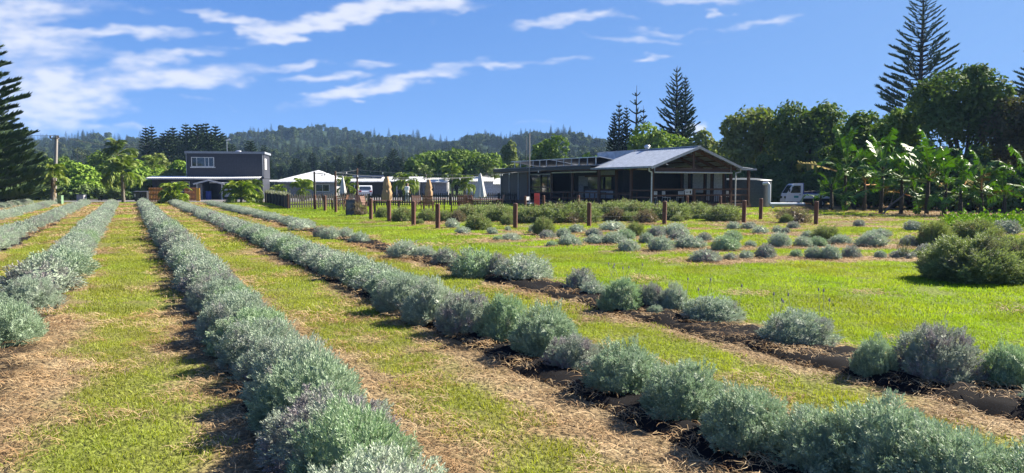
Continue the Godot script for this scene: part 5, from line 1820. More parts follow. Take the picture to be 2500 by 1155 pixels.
func build_beds() -> void:
	var plants := BED_PLANTS.duplicate()
	var lines := [[622, 999, "front line of the bed"], [593, 622, "second line of the bed"], [578, 593, "third line of the bed"], [562, 578, "fourth line of the bed"], [0, 562, "back line of the bed"]]
	var kinds := {"s": "silver", "m": "mauve", "r": "rosemary", "b": "brown"}
	var looks := {"s": "small silver lavender plant", "m": "small mauve-grey lavender plant", "r": "upright green rosemary-like bush", "b": "dry grey twiggy bush"}
	for l in lines:
		var these := plants.filter(func(q): return q[1] >= l[0] and q[1] < l[1])
		these.sort_custom(func(a, b): return a[0] < b[0])
		for k in these.size():
			var q: Array = these[k]
			var p := gp(q[0], q[1])
			var w: float = q[2] / FOCAL * -p.z
			p.z -= w * 0.3
			place_bush(p, w * 1.05, q[3] / FOCAL * -p.z, kinds[q[4]], "%s, %s from the left in the %s" % [looks[q[4]], ORDINAL[k], l[2]], "plant", "plants in the bed before the café", "bed_plant").rotation += Vector3(rr(-0.14, 0.14), 0, rr(-0.14, 0.14))
	# wispy stems
	var p := gp(2207, 631)
	var b := MB.new()
	for k in 34:
		var d := Vector3(rr(-0.5, 0.5), 1, rr(-0.3, 0.3)).normalized()
		b.col = Color(0.13, 0.14, 0.06) * rr(0.7, 1.3)
		b.blade(p + Vector3(rr(-0.1, 0.1), 0, 0), p + d * rr(0.3, 0.62), Vector3(0.006, 0, 0))
	one("wispy_plant", b.mesh(true), M.rosemary, "wispy dry stems rising from a low grey plant in the front bed line", "plant")
	# the great bush near the right edge
	var big := gp(2430, 695)
	var set_ := [bush_mesh(801, 3600, 10, 0.045, 0.0050, Color(0.17, 0.215, 0.105), Color(0.27, 0.325, 0.17), Color(0.16, 0.17, 0.13), -0.1, 0.03), bush_mesh(802, 3000, 10, 0.045, 0.0050, Color(0.17, 0.215, 0.105), Color(0.27, 0.325, 0.17), Color(0.17, 0.16, 0.15), 0.0, 0.03)]
	var o := thing("large_bush", "large dense grey-green bush on the lawn at the right edge", "bush", Vector3(big.x, 0, big.z - 0.55), 0.4)
	var f := part("foliage", set_[0], M.rosemary, o)
	f.scale = Vector3(1.7, 0.88 / 0.7, 1.5)
	f = part("foliage", set_[1], M.rosemary, o, Vector3(0.85, 0, 0.1))
	f.scale = Vector3(1.35, 0.82 / 0.7, 1.3)
	part("woody_base", lav.stem, M.woody, o).scale = Vector3(1.4, 1.2, 1.3)
	b = MB.new()
	var st := gp(2283, 666)
	b.tube([st + Vector3(0, -0.05, 0), st + Vector3(0, 0.62, 0)], [0.008, 0.007], 5)
	b.box(st + Vector3(-0.02, 0.62, 0), Vector3(0.06, 0.06, 0.006))
	one("plant_label_stake", b, M.black, "thin dark stake standing before the large bush", "stake")
	# low vivid leaves at the right edge
	b = MB.new()
	for k in 2600:
		var q := gp(rr(2310, 2560), rr(541, 556)) + Vector3(0, absf(rng.randfn()) * 0.18, rr(-0.6, 0.6))
		var d := (rdir() + Vector3.UP).normalized()
		b.col = Color(0.09, 0.16, 0.02).lerp(Color(0.19, 0.30, 0.03), rng.randf())
		b.leaf(q, q + d * rr(0.08, 0.16), across(d) * 0.05)
	tag(part("ground_cover", b.mesh(true), M.leaves), "vivid green leafy ground cover at the right edge below the trees", "ground cover", "", "stuff")
	# rounded bushes behind the posts
	var hedge := [[870, 526, 36, 31, "b", "brown ball-shaped bush beside the slate sign"], [934, 532, 30, 28, "r", "green bush left of the tan umbrella's post"], [982, 541, 44, 38, "r", "green bush right of the tan umbrella's post"], [1042, 541, 40, 33, "r", "round green bush between the two lawn corner posts"], [1024, 547, 17, 13, "r", "tiny green plant at the second corner post"], [1085, 542, 30, 30, "r", "green bush right of the lawn corner post"], [1116, 542, 32, 28, "b", "brownish bush right of the lawn corner post"], [1104, 557, 28, 22, "s", "small silvery plant in front of the brownish bush"], [1154, 539, 72, 42, "r", "large green bush behind the wispy one at the patio"], [1208, 536, 72, 40, "r", "large green bush below the grey umbrella"], [1168, 562, 48, 42, "r", "tall wispy pale green bush at the edge of the lawn"], [1241, 550, 26, 28, "r", "small green bush at the post right of the patio"], [1225, 541, 60, 42, "r", "green bush at the patio end of the long hedge"], [1291, 545, 70, 47, "r", "second bush of the long hedge below the red board"], [1355, 545, 84, 52, "r", "widest bush of the long hedge below the café windows"], [1421, 544, 74, 54, "r", "hedge bush behind the post below the white screen"], [1494, 533, 70, 44, "r", "hedge bush below the servery"], [1566, 535, 74, 47, "r", "hedge bush below the café corner"], [1638, 538, 80, 48, "r", "hedge bush behind the post below the gable"], [1704, 535, 70, 42, "r", "hedge bush below the white wall panels"], [1772, 541, 74, 44, "r", "dark rounded bush at the right end of the hedge"], [1449, 521, 40, 28, "r", "small bush tucked behind the hedge below the servery"], [1398, 546, 42, 25, "b", "small dry bush in front of the hedge"], [1485, 541, 26, 20, "b", "small dry bush left of the brown pair"], [1507, 541, 36, 32, "b", "brown twiggy bush before the hedge"], [1543, 541, 46, 26, "r", "low green bush between two brown ones"], [1580, 544, 46, 32, "b", "second brown bush before the hedge"], [1656, 542, 26, 18, "r", "small green plant right of the post below the gable"], [1530, 525, 60, 40, "r", "hedge bush behind the gap below the servery"], [1240, 546, 28, 26, "r", "pale small bush left of the long hedge"]]
	for q in hedge:
		var e := gp(q[0], q[1])
		var w: float = q[2] / FOCAL * -e.z
		e.z -= w * 0.3
		place_bush(e, w * 1.12, q[3] / FOCAL * -e.z, kinds[q[4]], q[5], "bush", "bushes behind the short posts", "garden_bush")

# ---------------------------------------------------------------- patio
func wood_chair(label: String, px: float, py: float, turn: float, group := "wooden chairs on the patio") -> void:
	var t := thing("wooden_chair", label, "chair", gp(px, py), turn, group)
	var b := MB.new()
	for k in 5:
		b.lohi(Vector3(-0.27, 0.40, -0.22 + k * 0.1), Vector3(0.27, 0.425, -0.14 + k * 0.1))
	part("seat", b, M.chair_wood, t)
	b = MB.new()
	for k in 6:
		b.box(Vector3(0, 0.50 + k * 0.085, -0.27 - k * 0.022), Vector3(0.5, 0.065, 0.018), Basis(Vector3.RIGHT, -0.25))
	for s in [-1.0, 1.0]:
		b.bar(Vector3(s * 0.26, 0.42, -0.25), Vector3(s * 0.26, 1.0, -0.41), 0.04, 0.04)
	part("backrest", b, M.chair_wood, t)
	for s in [-1.0, 1.0]:
		b = MB.new()
		b.lohi(Vector3(s * 0.29 - 0.03, 0.62, -0.3), Vector3(s * 0.29 + 0.03, 0.645, 0.26))
		part("armrest", b, M.chair_wood, t)
		for z in [-0.24, 0.22]:
			b = MB.new()
			b.bar(Vector3(s * 0.27, 0, z * 1.15), Vector3(s * 0.27, 0.62, z), 0.045, 0.045)
			part("leg", b, M.chair_wood, t)

func wood_table(label: String, px: float, py: float, l: float, turn: float) -> void:
	var t := thing("wooden_table", label, "table", gp(px, py), turn, "wooden tables on the patio")
	for k in 6:
		var b := MB.new()
		b.lohi(Vector3(-l * 0.5, 0.70, -0.4 + k * 0.135), Vector3(l * 0.5, 0.735, -0.28 + k * 0.135))
		part("slat", b, M.chair_wood, t)
	for s in [-1.0, 1.0]:
		for e in [-1.0, 1.0]:
			var b := MB.new()
			b.bar(Vector3(s * l * 0.4, 0, e * 0.36), Vector3(s * l * 0.4, 0.7, e * 0.22), 0.06, 0.06)
			part("leg", b, M.chair_wood, t)

func umbrella(label: String, px: float, base: float, top: float, low: float, zf: float, cloth: String, wrapped: bool, r: float) -> void:
	var x := (px - 1250.0) / FOCAL * zf
	var o := thing("closed_umbrella", label, "umbrella", Vector3(x, 0, -zf), 0.0, "closed patio umbrellas")
	var yt := at(px, top, zf).y
	var yl := at(px, low, zf).y
	var b := MB.new()
	b.tube([Vector3(0, 0, 0), Vector3(0, yt, 0)], [0.03, 0.025], 8)
	part("pole", b, M.timber, o)
	b = MB.new()
	var seg := 32
	var prof := []
	for k in 13:
		var s := k / 12.0
		var rad := r * (0.16 + 0.84 * pow(s, 0.8))
		if wrapped:
			rad = r * (0.25 + 0.75 * pow(sin(PI * minf(s * 0.62 + 0.02, 1.0)), 0.8)) * (0.82 if k == 6 else 1.0)
		prof.append([rad, lerpf(yt, yl, s)])
	var base_ := b.v.size()
	for k in prof.size():
		for s in seg:
			var a := TAU * s / seg
			var fold := 1.0 + (0.16 if s % 4 < 2 else -0.16) * (float(k) / 12.0) * (0.5 if wrapped else 1.0)
			if wrapped:
				fold += 0.22 * n_3.get_noise_3d(cos(a) * 2.0 + px, prof[k][1] * 4.0, sin(a) * 2.0)
			b.vert(Vector3(cos(a) * prof[k][0] * fold, prof[k][1] + (0.05 * sin(a * 8.0) if k == 12 else 0.0), sin(a) * prof[k][0] * fold))
	for k in prof.size() - 1:
		for s in seg:
			var a := base_ + k * seg + s
			var c := base_ + k * seg + (s + 1) % seg
			b.tri(a, c, a + seg)
			b.tri(c, c + seg, a + seg)
	part("canopy", b, M[cloth], o)
	if not wrapped:
		b = MB.new()
		b.lathe([Vector2(0.03, yt - 0.02), Vector2(0.045, yt + 0.03), Vector2(0, yt + 0.08)], 8)
		part("finial", b, M.white_paint, o)

func build_patio() -> void:
	umbrella("closed white umbrella beside the second tall light pole", 838, 505, 432, 472, 47.0, "canvas", false, 0.22)
	umbrella("tan wrapped umbrella left of the person in white", 945, 511, 431, 492, 45.0, "tan_cloth", true, 0.30)
	umbrella("tan wrapped umbrella right of the person in white", 1047, 509, 438, 487, 47.0, "tan_cloth", true, 0.24)
	umbrella("closed pale grey umbrella near the café end of the patio", 1173, 507, 425, 481, 48.0, "canvas", false, 0.36)
	wood_chair("wooden chair between the two posts at the left end of the patio", 802, 511.5, 1.9)
	wood_chair("wooden chair right of the post with the second light pole", 834, 513.5, -1.6)
	wood_chair("wooden chair between the third light pole and the slate sign", 880, 513.5, 0.3)
	wood_chair("wooden chair just left of the post right of the slate sign", 899, 520.5, 1.3)
	wood_chair("wooden chair left of the second tan umbrella", 1022, 516.5, 0.5)
	wood_chair("wooden chair in front of the second tan umbrella", 1046, 517.5, PI)
	wood_chair("wooden chair facing sideways near the middle of the picket fence", 1113, 518.5, 1.7)
	wood_chair("wooden chair back between two tables left of the grey umbrella", 1130, 517.5, PI)
	wood_chair("wooden chair left of the long table under the grey umbrella", 1152, 515.5, 2.6)
	wood_chair("wooden chair at the café end of the long table", 1215, 514.5, -1.4)
	wood_table("wooden table under the first tan umbrella", 945, 520.5, 1.7, 0.1)
	wood_table("wooden table left of the slate sign", 838, 511.5, 1.3, 0.2)
	wood_table("wooden table under the second tan umbrella", 1066, 513.5, 1.2, 0.1)
	wood_table("long wooden table under the grey umbrella", 1178, 515.5, 2.4, 0.25)
	# tall poles with strings of bulbs
	var poles := []
	for q in [[769, 511, 419, "tall timber light pole next to the solid board fence"], [820, 512, 418, "tall timber light pole left of the closed white umbrella"], [873, 508, 411, "tall dark timber light pole right of the closed white umbrella"]]:
		var p := gp(q[0], q[1])
		var h := at(q[0], q[2], -p.z).y
		var b := MB.new()
		b.lathe([Vector2(0.07, -0.1), Vector2(0.065, h - 0.02), Vector2(0.045, h), Vector2(0, h)], 8)
		one("light_pole", b, M.grey_timber if q[0] < 800 else M.timber, q[3], "pole", "tall poles carrying strings of bulbs", p)
		poles.append(p + Vector3(0, h - 0.1, 0))
	var ends := [at(1232, 424, 62.0), at(1262, 420, 60.0), at(1332, 415, 56.0)]
	var strings := [[poles[0], poles[1], "between the two left light poles"], [poles[1], poles[2], "between the white umbrella's light poles"], [poles[0], ends[0], "from the leftmost light pole to the far end of the café"], [poles[1], ends[1], "from the middle light pole to the café's navy panels"], [poles[2], ends[2], "from the dark light pole to the café mast"]]
	for s in strings:
		var a: Vector3 = s[0]
		var c: Vector3 = s[1]
		var len_ := (c - a).length()
		var o := thing("light_string", "bulb string hung " + s[2], "string lights", Vector3.ZERO, 0.0, "strings of bulbs over the patio")
		var b := MB.new()
		var pts := []
		var rad := []
		for k in 25:
			var f := k / 24.0
			pts.append(a.lerp(c, f) - Vector3(0, 0.03 * len_ * 4.0 * f * (1.0 - f) * (0.85 if len_ > 8.0 else 0.4), 0))
			rad.append(0.015)
		b.tube(pts, rad, 4, false)
		part("cable", b, M.tank, o)
		var n := int(len_ / 1.1)
		for k in n:
			var f := (k + 0.5) / n * 24.0
			var p: Vector3 = pts[int(f)].lerp(pts[mini(int(f) + 1, 24)], f - int(f))
			b = MB.new()
			b.lathe([Vector2(0, 0.0), Vector2(0.018, -0.01), Vector2(0.018, -0.06), Vector2(0.036, -0.10), Vector2(0.03, -0.14), Vector2(0, -0.155)], 6, p)
			part("bulb", b, M.bulb if k % 2 else M.black, o)

# ---------------------------------------------------------------- small things
func build_small_things() -> void:
	# slate A-frame
	var p := gp(856, 526)
	var o := thing("slate_sign", "grey folding slate sign standing on the lawn beside a brown bush", "sign", p, 0.35)
	for s in [-1.0, 1.0]:
		var b := MB.new()
		b.box(Vector3(0, 0.42, s * 0.1), Vector3(0.42, 0.78, 0.015), Basis(Vector3.RIGHT, -s * 0.2))
		var f := part("panel", b, M.tank, o)
		b = MB.new()
		for e in [-1.0, 1.0]:
			b.box(Vector3(e * 0.22, 0.42, s * 0.1), Vector3(0.04, 0.86, 0.03), Basis(Vector3.RIGHT, -s * 0.2))
		b.box(Vector3(0, 0.83, s * 0.018), Vector3(0.4, 0.04, 0.03), Basis(Vector3.RIGHT, -s * 0.2))
		part("frame", b, M.grey_timber, f)
	# red board and white stand at the café
	p = gp(1311, 513)
	o = thing("red_board", "small red board with a blue side at the café verandah", "board", p, 0.5)
	var b := MB.new()
	b.lohi(Vector3(-0.2, 0.28, -0.02), Vector3(0.2, 1.08, 0.0))
	part("front", b, M.red, o)
	for k in 3:
		b = MB.new()
		b.lohi(Vector3(-0.17, 0.45 + k * 0.2, 0.002), Vector3(0.17, 0.47 + k * 0.2, 0.006))
		part("line", b, M.post_wood, o)
	b = MB.new()
	b.lohi(Vector3(0.21, 0.26, -0.45), Vector3(0.23, 1.0, -0.02))
	part("side", b, M.blue, o)
	b = MB.new()
	for x in [-0.18, 0.18]:
		b.lohi(Vector3(x - 0.02, 0, -0.04), Vector3(x + 0.02, 0.28, 0.0))
	b.lohi(Vector3(0.2, 0, -0.44), Vector3(0.24, 0.26, -0.4))
	part("foot", b, M.black, o)
	o = thing("metal_chair", "white tubular chair left of the red board", "chair", gp(1294, 513), 0.8)
	metal_chair(o)
	# power pole and wires
	var z := 70.0
	var pp := Vector3((133.0 - 1250.0) / FOCAL * z, 0, -z)
	o = thing("power_pole", "pale grey power pole with crossarm rising behind the palm", "pole", pp, 0.0)
	var top := at(138, 331, z)
	b = MB.new()
	b.tube([Vector3(0, -0.2, 0), Vector3(top.x - pp.x, top.y, 0)], [0.17, 0.13], 12)
	part("mast", b, M.pole_wood, o)
	b = MB.new()
	b.box(Vector3(top.x - pp.x - 0.12, top.y - 0.28, 0.16), Vector3(0.85, 0.09, 0.09))
	part("crossarm", b, M.pole_wood, o)
	for x in [-0.5, 0.25]:
		b = MB.new()
		b.lathe([Vector2(0, 0), Vector2(0.06, 0.01), Vector2(0.09, 0.08), Vector2(0.07, 0.14), Vector2(0.09, 0.2), Vector2(0, 0.24)], 8, Vector3(top.x - pp.x + x, top.y - 0.24, 0.16))
		part("insulator", b, M.black, o)
	for k in 2:
		var a := Vector3(top.x + [-0.5, 0.25][k], top.y, -z + 0.16)
		var c := at(365, 348 + k * 6, 115.0)
		var e := Vector3(a.x - 30, a.y + 0.6, a.z + 18)
		b = MB.new()
		var pts := []
		var rad := []
		for j in 17:
			var f := j / 16.0
			pts.append(a.lerp(c, f) - Vector3(0, 2.4 * f * (1 - f), 0))
			rad.append(0.014)
		b.tube(pts, rad, 4, false)
		pts = []
		for j in 17:
			var f := j / 16.0
			pts.append(a.lerp(e, f) - Vector3(0, 2.0 * f * (1 - f), 0))
		b.tube(pts, rad, 4, false)
		one("power_line", b, M.black, ["upper", "lower"][k] + " thin wire running from the pale power pole towards the pines", "wire", "wires of the power pole")
	# green meter box, bins
	p = gp(147, 500)
	o = thing("meter_box", "green metal service box beside the palm at the power pole", "utility box", p)
	b = MB.new()
	b.lohi(Vector3(-0.16, 0, -0.2), Vector3(0.16, 0.72, 0.1))
	part("cabinet", b, M.green_box, o)
	b = MB.new()
	b.lohi(Vector3(-0.18, 0.72, -0.22), Vector3(0.18, 0.76, 0.12))
	part("lid", b, M.green_box, o)
	b = MB.new()
	b.lohi(Vector3(0.07, 0.3, 0.1), Vector3(0.14, 0.42, 0.12))
	part("latch", b, M.metal, o)
	p = at(185, 486, 72.0)
	b = MB.new()
	b.lohi(Vector3(-0.35, 0, -0.3), Vector3(0.35, 0.6, 0.3))
	o = one("grey_box", b, M.grey_wall, "small grey box in the dark hedge right of the green box", "box", "", Vector3(p.x, 0, -73.0))
	b = MB.new()
	b.lohi(Vector3(-0.38, 0.6, -0.33), Vector3(0.38, 0.65, 0.33))
	part("lid", b, M.tank, o)
	for k in 2:
		p = at(338 + k * 17, 489, 70.0)
		o = thing("wheelie_bin", ["grey wheelie bin with pale mark left of the orange screen", "dark wheelie bin touching the orange screen"][k], "bin", Vector3(p.x, 0, -70.0), 0.0, "bins beside the orange screen")
		b = MB.new()
		b.quad(Vector3(-0.24, 0.05, 0.24), Vector3(-0.3, 0.9, 0.32), Vector3(0.3, 0.9, 0.32), Vector3(0.24, 0.05, 0.24))
		b.quad(Vector3(0.24, 0.05, -0.24), Vector3(0.3, 0.9, -0.32), Vector3(-0.3, 0.9, -0.32), Vector3(-0.24, 0.05, -0.24))
		b.quad(Vector3(-0.24, 0.05, -0.24), Vector3(-0.3, 0.9, -0.32), Vector3(-0.3, 0.9, 0.32), Vector3(-0.24, 0.05, 0.24))
		b.quad(Vector3(0.24, 0.05, 0.24), Vector3(0.3, 0.9, 0.32), Vector3(0.3, 0.9, -0.32), Vector3(0.24, 0.05, -0.24))
		part("body", b, M.tank if k == 0 else M.cafe_dark, o)
		b = MB.new()
		b.box(Vector3(0, 0.95, 0), Vector3(0.66, 0.07, 0.72), Basis(Vector3.RIGHT, 0.08))
		part("lid", b, M.cafe_dark, o)
		if k == 0:
			b = MB.new()
			b.box(Vector3(-0.18, 0.6, 0.302), Vector3(0.14, 0.26, 0.006), Basis(Vector3.RIGHT, 0.09))
			part("mark", b, M.cloth_light, o)
		for s in [-1.0, 1.0]:
			b = MB.new()
			b.tube([Vector3(s * 0.26, 0.1, -0.26), Vector3(s * 0.32, 0.1, -0.26)], [0.1, 0.1], 10)
			part("wheel", b, M.rubber, o)
	# parked car in the carport
	p = at(884, 478, 88.0)
	o = thing("parked_car", "white car parked under the carport, seen from behind", "car", Vector3(p.x, 0, -89.5), PI / 2 + 0.25)
	b = MB.new()
	extrude(b, [Vector2(-1.9, 0.3), Vector2(-1.95, 0.75), Vector2(-1.85, 0.95), Vector2(-1.5, 1.42), Vector2(-1.2, 1.5), Vector2(0.2, 1.46), Vector2(0.9, 1.0), Vector2(1.9, 0.85), Vector2(2.0, 0.5), Vector2(1.95, 0.3)], 1.65)
	part("body", b, M.car_white, o)
	b = MB.new()
	b.quad(Vector3(-1.84, 1.0, -0.7), Vector3(-1.53, 1.4, -0.62), Vector3(-1.53, 1.4, 0.62), Vector3(-1.84, 1.0, 0.7))
	part("rear_window", b, M.glass, o, Vector3(-0.012, 0.01, 0))
	b = MB.new()
	for s in [-0.832, 0.832]:
		b.quad(Vector3(-1.5, 0.98, s), Vector3(-1.2, 1.4, s), Vector3(0.15, 1.38, s), Vector3(0.7, 1.0, s))
	part("side_window", b, M.glass, o)
	for s in [-1.0, 1.0]:
		b = MB.new()
		b.lohi(Vector3(-1.97, 0.72, s * 0.62 - 0.14), Vector3(-1.9, 0.9, s * 0.62 + 0.14))
		part("tail_light", b, M.red, o)
	for x in [-1.25, 1.3]:
		for s in [-1.0, 1.0]:
			b = MB.new()
			b.tube([Vector3(x, 0.3, s * 0.68), Vector3(x, 0.3, s * 0.84)], [0.31, 0.31], 14)
			part("wheel", b, M.rubber, o)
	person()

# one continuous figure from smooth-joined bones
func person() -> void:
	var zf := 66.0
	var base := Vector3((994.0 - 1250.0) / FOCAL * zf, 0, -zf)
	var o := thing("person", "person in white top and light trousers walking behind the picket fence", "person", base, 2.5)
	var J := {"hip": Vector3(0, 0.92, 0), "chest": Vector3(0, 1.28, 0.03), "neck": Vector3(0, 1.46, 0.05), "kl": Vector3(-0.1, 0.5, 0.09), "kr": Vector3(0.1, 0.5, -0.02), "al": Vector3(-0.1, 0.08, 0.06), "ar": Vector3(0.1, 0.08, -0.16), "tl": Vector3(-0.1, 0.05, 0.22), "tr": Vector3(0.1, 0.05, 0.0), "sl": Vector3(-0.18, 1.4, 0.02), "sr": Vector3(0.18, 1.4, 0.02), "el": Vector3(-0.27, 1.14, -0.05), "er": Vector3(0.27, 1.14, -0.03), "wl": Vector3(-0.2, 0.96, 0.12), "wr": Vector3(0.22, 0.95, 0.14)}
	var legs := [["hip", "kl", 0.12, 0.075], ["hip", "kr", 0.12, 0.075], ["kl", "al", 0.072, 0.045], ["kr", "ar", 0.072, 0.045], ["al", "tl", 0.045, 0.04], ["ar", "tr", 0.045, 0.04]]
	var up := [["hip", "chest", 0.145, 0.16], ["chest", "neck", 0.14, 0.06], ["chest", "sl", 0.1, 0.075], ["chest", "sr", 0.1, 0.075], ["sl", "el", 0.068, 0.052], ["sr", "er", 0.068, 0.052]]
	var fore := [["el", "wl", 0.042, 0.03], ["er", "wr", 0.042, 0.03]]
	var hands := []
	for s in ["l", "r"]:
		var w: Vector3 = J["w" + s]
		var e: Vector3 = J["e" + s]
		var d := (w - e).normalized()
		J["p" + s] = w + d * 0.08
		hands.append(["w" + s, "p" + s, 0.03, 0.036])
		for f in 5:
			var off := Vector3(0, 0, 0.018 * (f - 2)) if f > 0 else Vector3(0.02, 0, -0.045)
			J["f%s%d" % [s, f]] = w + d * (0.08 if f > 0 else 0.03) + off
			J["g%s%d" % [s, f]] = w + d * ((0.145 + 0.012 * (2 - absi(f - 3))) if f > 0 else 0.09) + off * 1.25 + Vector3(0, -0.015, 0.01)
			hands.append(["f%s%d" % [s, f], "g%s%d" % [s, f], 0.010, 0.008])
	var head := [["neck", "skull", 0.055, 0.06]]
	J.skull = Vector3(0, 1.56, 0.06)
	J.crown = Vector3(0, 1.66, 0.05)
	J.chin = Vector3(0, 1.545, 0.115)
	J.nose = Vector3(0, 1.605, 0.165)
	head += [["skull", "crown", 0.085, 0.095], ["skull", "chin", 0.07, 0.045], ["crown", "nose", 0.03, 0.012]]
	for g in [["body", legs + up, "cloth_white", 0.026], ["skin", fore + head, "skin", 0.02], ["hands", hands, "skin", 0.009]]:
		var b := MB.new()
		nets(b, g[1], J, g[3])
		if g[0] == "body":
			for k in b.v.size():
				b.c[k] = Color(1, 1, 1) if b.v[k].y > 0.93 else Color(0.6, 0.6, 0.62) if b.v[k].y > 0.12 else Color(0.08, 0.07, 0.06)
		part(g[0], b, M[g[2]], o)
	var hair := MB.new()
	J.h1 = Vector3(0, 1.68, 0.02)
	J.h2 = Vector3(0, 1.6, -0.02)
	nets(hair, [["h1", "h2", 0.098, 0.085]], J, 0.02)
	part("hair", hair, M.hair, o)

func nets(b: MB, bones: Array, J: Dictionary, cell: float) -> void:
	var lo := Vector3.ONE * 99.0
	var hi := -lo
	for q in bones:
		for e in [[q[0], q[2]], [q[1], q[3]]]:
			lo = lo.min(J[e[0]] - Vector3.ONE * (float(e[1]) + cell * 2.0))
			hi = hi.max(J[e[0]] + Vector3.ONE * (float(e[1]) + cell * 2.0))
	var n := Vector3i(((hi - lo) / cell).ceil()) + Vector3i.ONE
	var val := PackedFloat32Array()
	val.resize(n.x * n.y * n.z)
	for z in n.z:
		for y in n.y:
			for x in n.x:
				var p := lo + Vector3(x, y, z) * cell
				var d := 9.0
				for q in bones:
					var a: Vector3 = J[q[0]]
					var c: Vector3 = J[q[1]]
					var t := clampf((p - a).dot(c - a) / (c - a).length_squared(), 0.0, 1.0)
					var e := (p - a.lerp(c, t)).length() - lerpf(q[2], q[3], t)
					var k := cell * 1.2
					var h := clampf(0.5 + 0.5 * (d - e) / k, 0.0, 1.0)
					d = lerpf(d, e, h) - k * h * (1.0 - h)
				val[(z * n.y + y) * n.x + x] = d
	var idx := {}
	for z in n.z - 1:
		for y in n.y - 1:
			for x in n.x - 1:
				var sum := Vector3.ZERO
				var cnt := 0
				for e in [[0, 1], [0, 2], [0, 4], [1, 3], [1, 5], [2, 3], [2, 6], [3, 7], [4, 5], [4, 6], [5, 7], [6, 7]]:
					var a := Vector3i(x + (e[0] & 1), y + ((e[0] >> 1) & 1), z + (e[0] >> 2))
					var c := Vector3i(x + (e[1] & 1), y + ((e[1] >> 1) & 1), z + (e[1] >> 2))
					var va := val[(a.z * n.y + a.y) * n.x + a.x]
					var vc := val[(c.z * n.y + c.y) * n.x + c.x]
					if (va < 0.0) != (vc < 0.0):
						sum += Vector3(a).lerp(Vector3(c), va / (va - vc))
						cnt += 1
				if cnt:
					idx[Vector3i(x, y, z)] = b.vert(lo + sum / cnt * cell)
	for k in idx:
		var v0 := val[(k.z * n.y + k.y) * n.x + k.x]
		for ax in 3:
			var s := Vector3i.ZERO
			s[ax] = 1
			var e: Vector3i = k + s
			var v1 := val[(e.z * n.y + e.y) * n.x + e.x]
			if (v0 < 0.0) == (v1 < 0.0):
				continue
			var u := Vector3i.ZERO
			u[(ax + 1) % 3] = 1
			var w := Vector3i.ZERO
			w[(ax + 2) % 3] = 1
			if idx.has(k - u) and idx.has(k - w) and idx.has(k - u - w):
				var q := [idx[k], idx[k - u], idx[k - u - w], idx[k - w]]
				if v0 < 0.0:
					q.reverse()
				b.tri(q[0], q[1], q[2])
				b.tri(q[0], q[2], q[3])

# ---------------------------------------------------------------- grass and straw
func turf_mesh(seed_: int, half: float, n: int, tall: float, wide: float) -> ArrayMesh:
	var g := RandomNumberGenerator.new()
	g.seed = seed_
	var b := MB.new()
	for k in n:
		var p := Vector3(g.randf_range(-half, half), 0, g.randf_range(-half, half))
		var lean := Vector3(g.randfn(), 0, g.randfn()) * 0.55
		var h := tall * g.randf_range(0.45, 1.25)
		var a := g.randf_range(0, TAU)
		var s := Vector3(cos(a), 0, sin(a)) * wide * g.randf_range(0.7, 1.3)
		b.col = Color(1, 1, 1) * g.randf_range(0.6, 1.3)
		if g.randf() < 0.14:
			b.col = Color(1.55, 1.0, 1.6) * g.randf_range(0.8, 1.3)
		b.blade(p, p + Vector3(lean.x, 1, lean.z).normalized() * h, s)
	return b.mesh(true)

func straw_mesh(seed_: int, half: float, n: int, long_: float, wide: float) -> ArrayMesh:
	var g := RandomNumberGenerator.new()
	g.seed = seed_
	var b := MB.new()
	for k in n:
		var p := Vector3(g.randf_range(-half, half), g.randf_range(0.0, 0.015), g.randf_range(-half, half))
		var a := g.randf_range(0, TAU)
		var turn := g.randf_range(-1.6, 1.6)
		var l := long_ * g.randf_range(0.4, 1.3)
		var arc := g.randf_range(0.0, 0.28) * l
		b.col = Color(1, 1, 1).lerp(Color(0.62, 0.5, 0.42), g.randf()) * g.randf_range(0.65, 1.3)
		var prev := -1
		for j in 4:
			var f := j / 3.0
			var y := p.y + arc * 4.0 * f * (1.0 - f) + 0.004
			var w := Vector3(-sin(a), 0.3, cos(a)) * wide * (1.1 - f * 0.9)
			var i0 := b.vert(Vector3(p.x, y, p.z) - w)
			b.vert(Vector3(p.x, y, p.z) + w)
			if prev >= 0:
				b.tri(prev, prev + 1, i0)
				b.tri(prev + 1, i0 + 1, i0)
			prev = i0
			p += Vector3(cos(a), 0, sin(a)) * l / 3.0
			a += turn / 3.0
	return b.mesh(true)

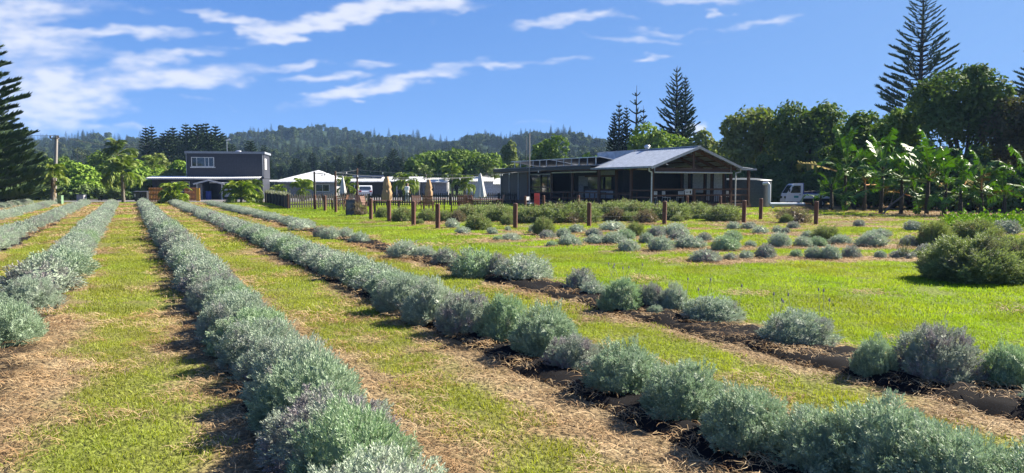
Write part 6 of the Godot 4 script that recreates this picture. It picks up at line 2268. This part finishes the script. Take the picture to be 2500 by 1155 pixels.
func build_grass() -> void:
	# x range, depth range, patch size, blades, height, width
	var bands := [[2.2, 9.0, 0.26, 260, 0.034, 0.0032, 70, 0.13, 0.0022], [9.0, 19.0, 0.5, 420, 0.040, 0.0055, 110, 0.16, 0.0035], [19.0, 36.0, 1.0, 620, 0.050, 0.011, 170, 0.2, 0.006], [36.0, 66.0, 2.0, 800, 0.065, 0.022, 220, 0.28, 0.012]]
	for k in bands.size():
		var q: Array = bands[k]
		var turf := []
		var straw := []
		for j in 3:
			turf.append(turf_mesh(700 + k * 10 + j, q[2] * 0.62, q[3], q[4], q[5]))
			straw.append(straw_mesh(750 + k * 10 + j, q[2] * 0.62, q[6], q[7], q[8]))
		var tp := [[], [], []]
		var tc := [[], [], []]
		var sp := [[], [], []]
		var sc := [[], [], []]
		var zf: float = q[0]
		while zf < q[1]:
			var x := -0.80 * zf - 1.2
			while x < 0.80 * zf + 1.2:
				var px: float = x + rr(-0.3, 0.3) * q[2]
				var pz: float = zf + rr(-0.3, 0.3) * q[2]
				x += q[2]
				var f := field(px, pz)
				var t := Transform3D(Basis(Vector3.UP, rr(0, TAU)).scaled(Vector3(1, rr(0.8, 1.25), 1)), Vector3(px, 0, -pz))
				var j := rng.randi() % 3
				if rng.randf() < f.x * 1.05 - 0.02 and rng.randf() > f.z:
					tp[j].append(t)
					var v := rr(0.72, 1.18)
					tc[j].append(field_color(f, v))
				if rng.randf() > f.x * (0.98 if px + ROW_TAN * pz < 7.3 else 1.12) - 0.06 and (f.z < 0.6 or rng.randf() < 0.6):
					if f.z > 0.3:
						t.origin.y += 0.05
					sp[j].append(t)
					var v := rr(0.7, 1.15)
					var w := clampf(0.5 + 0.9 * n_b.get_noise_2d(px * 0.7, pz * 0.7) + rr(-0.2, 0.2), 0, 1)
					sc[j].append(Color(0.38, 0.255, 0.13).lerp(Color(0.54, 0.425, 0.25), w) * v)
			zf += q[2]
		for j in 3:
			if tp[j].size():
				var o := scatter("grass", turf[j], M.turf, tp[j], tc[j])
				tag(o, "short green grass of the lawn and between the rows", "grass", "", "stuff")
			if sp[j].size():
				var o := scatter("straw", straw[j], M.straw, sp[j], sc[j])
				tag(o, "dry straw and dead grass along the lavender rows", "straw", "", "stuff")
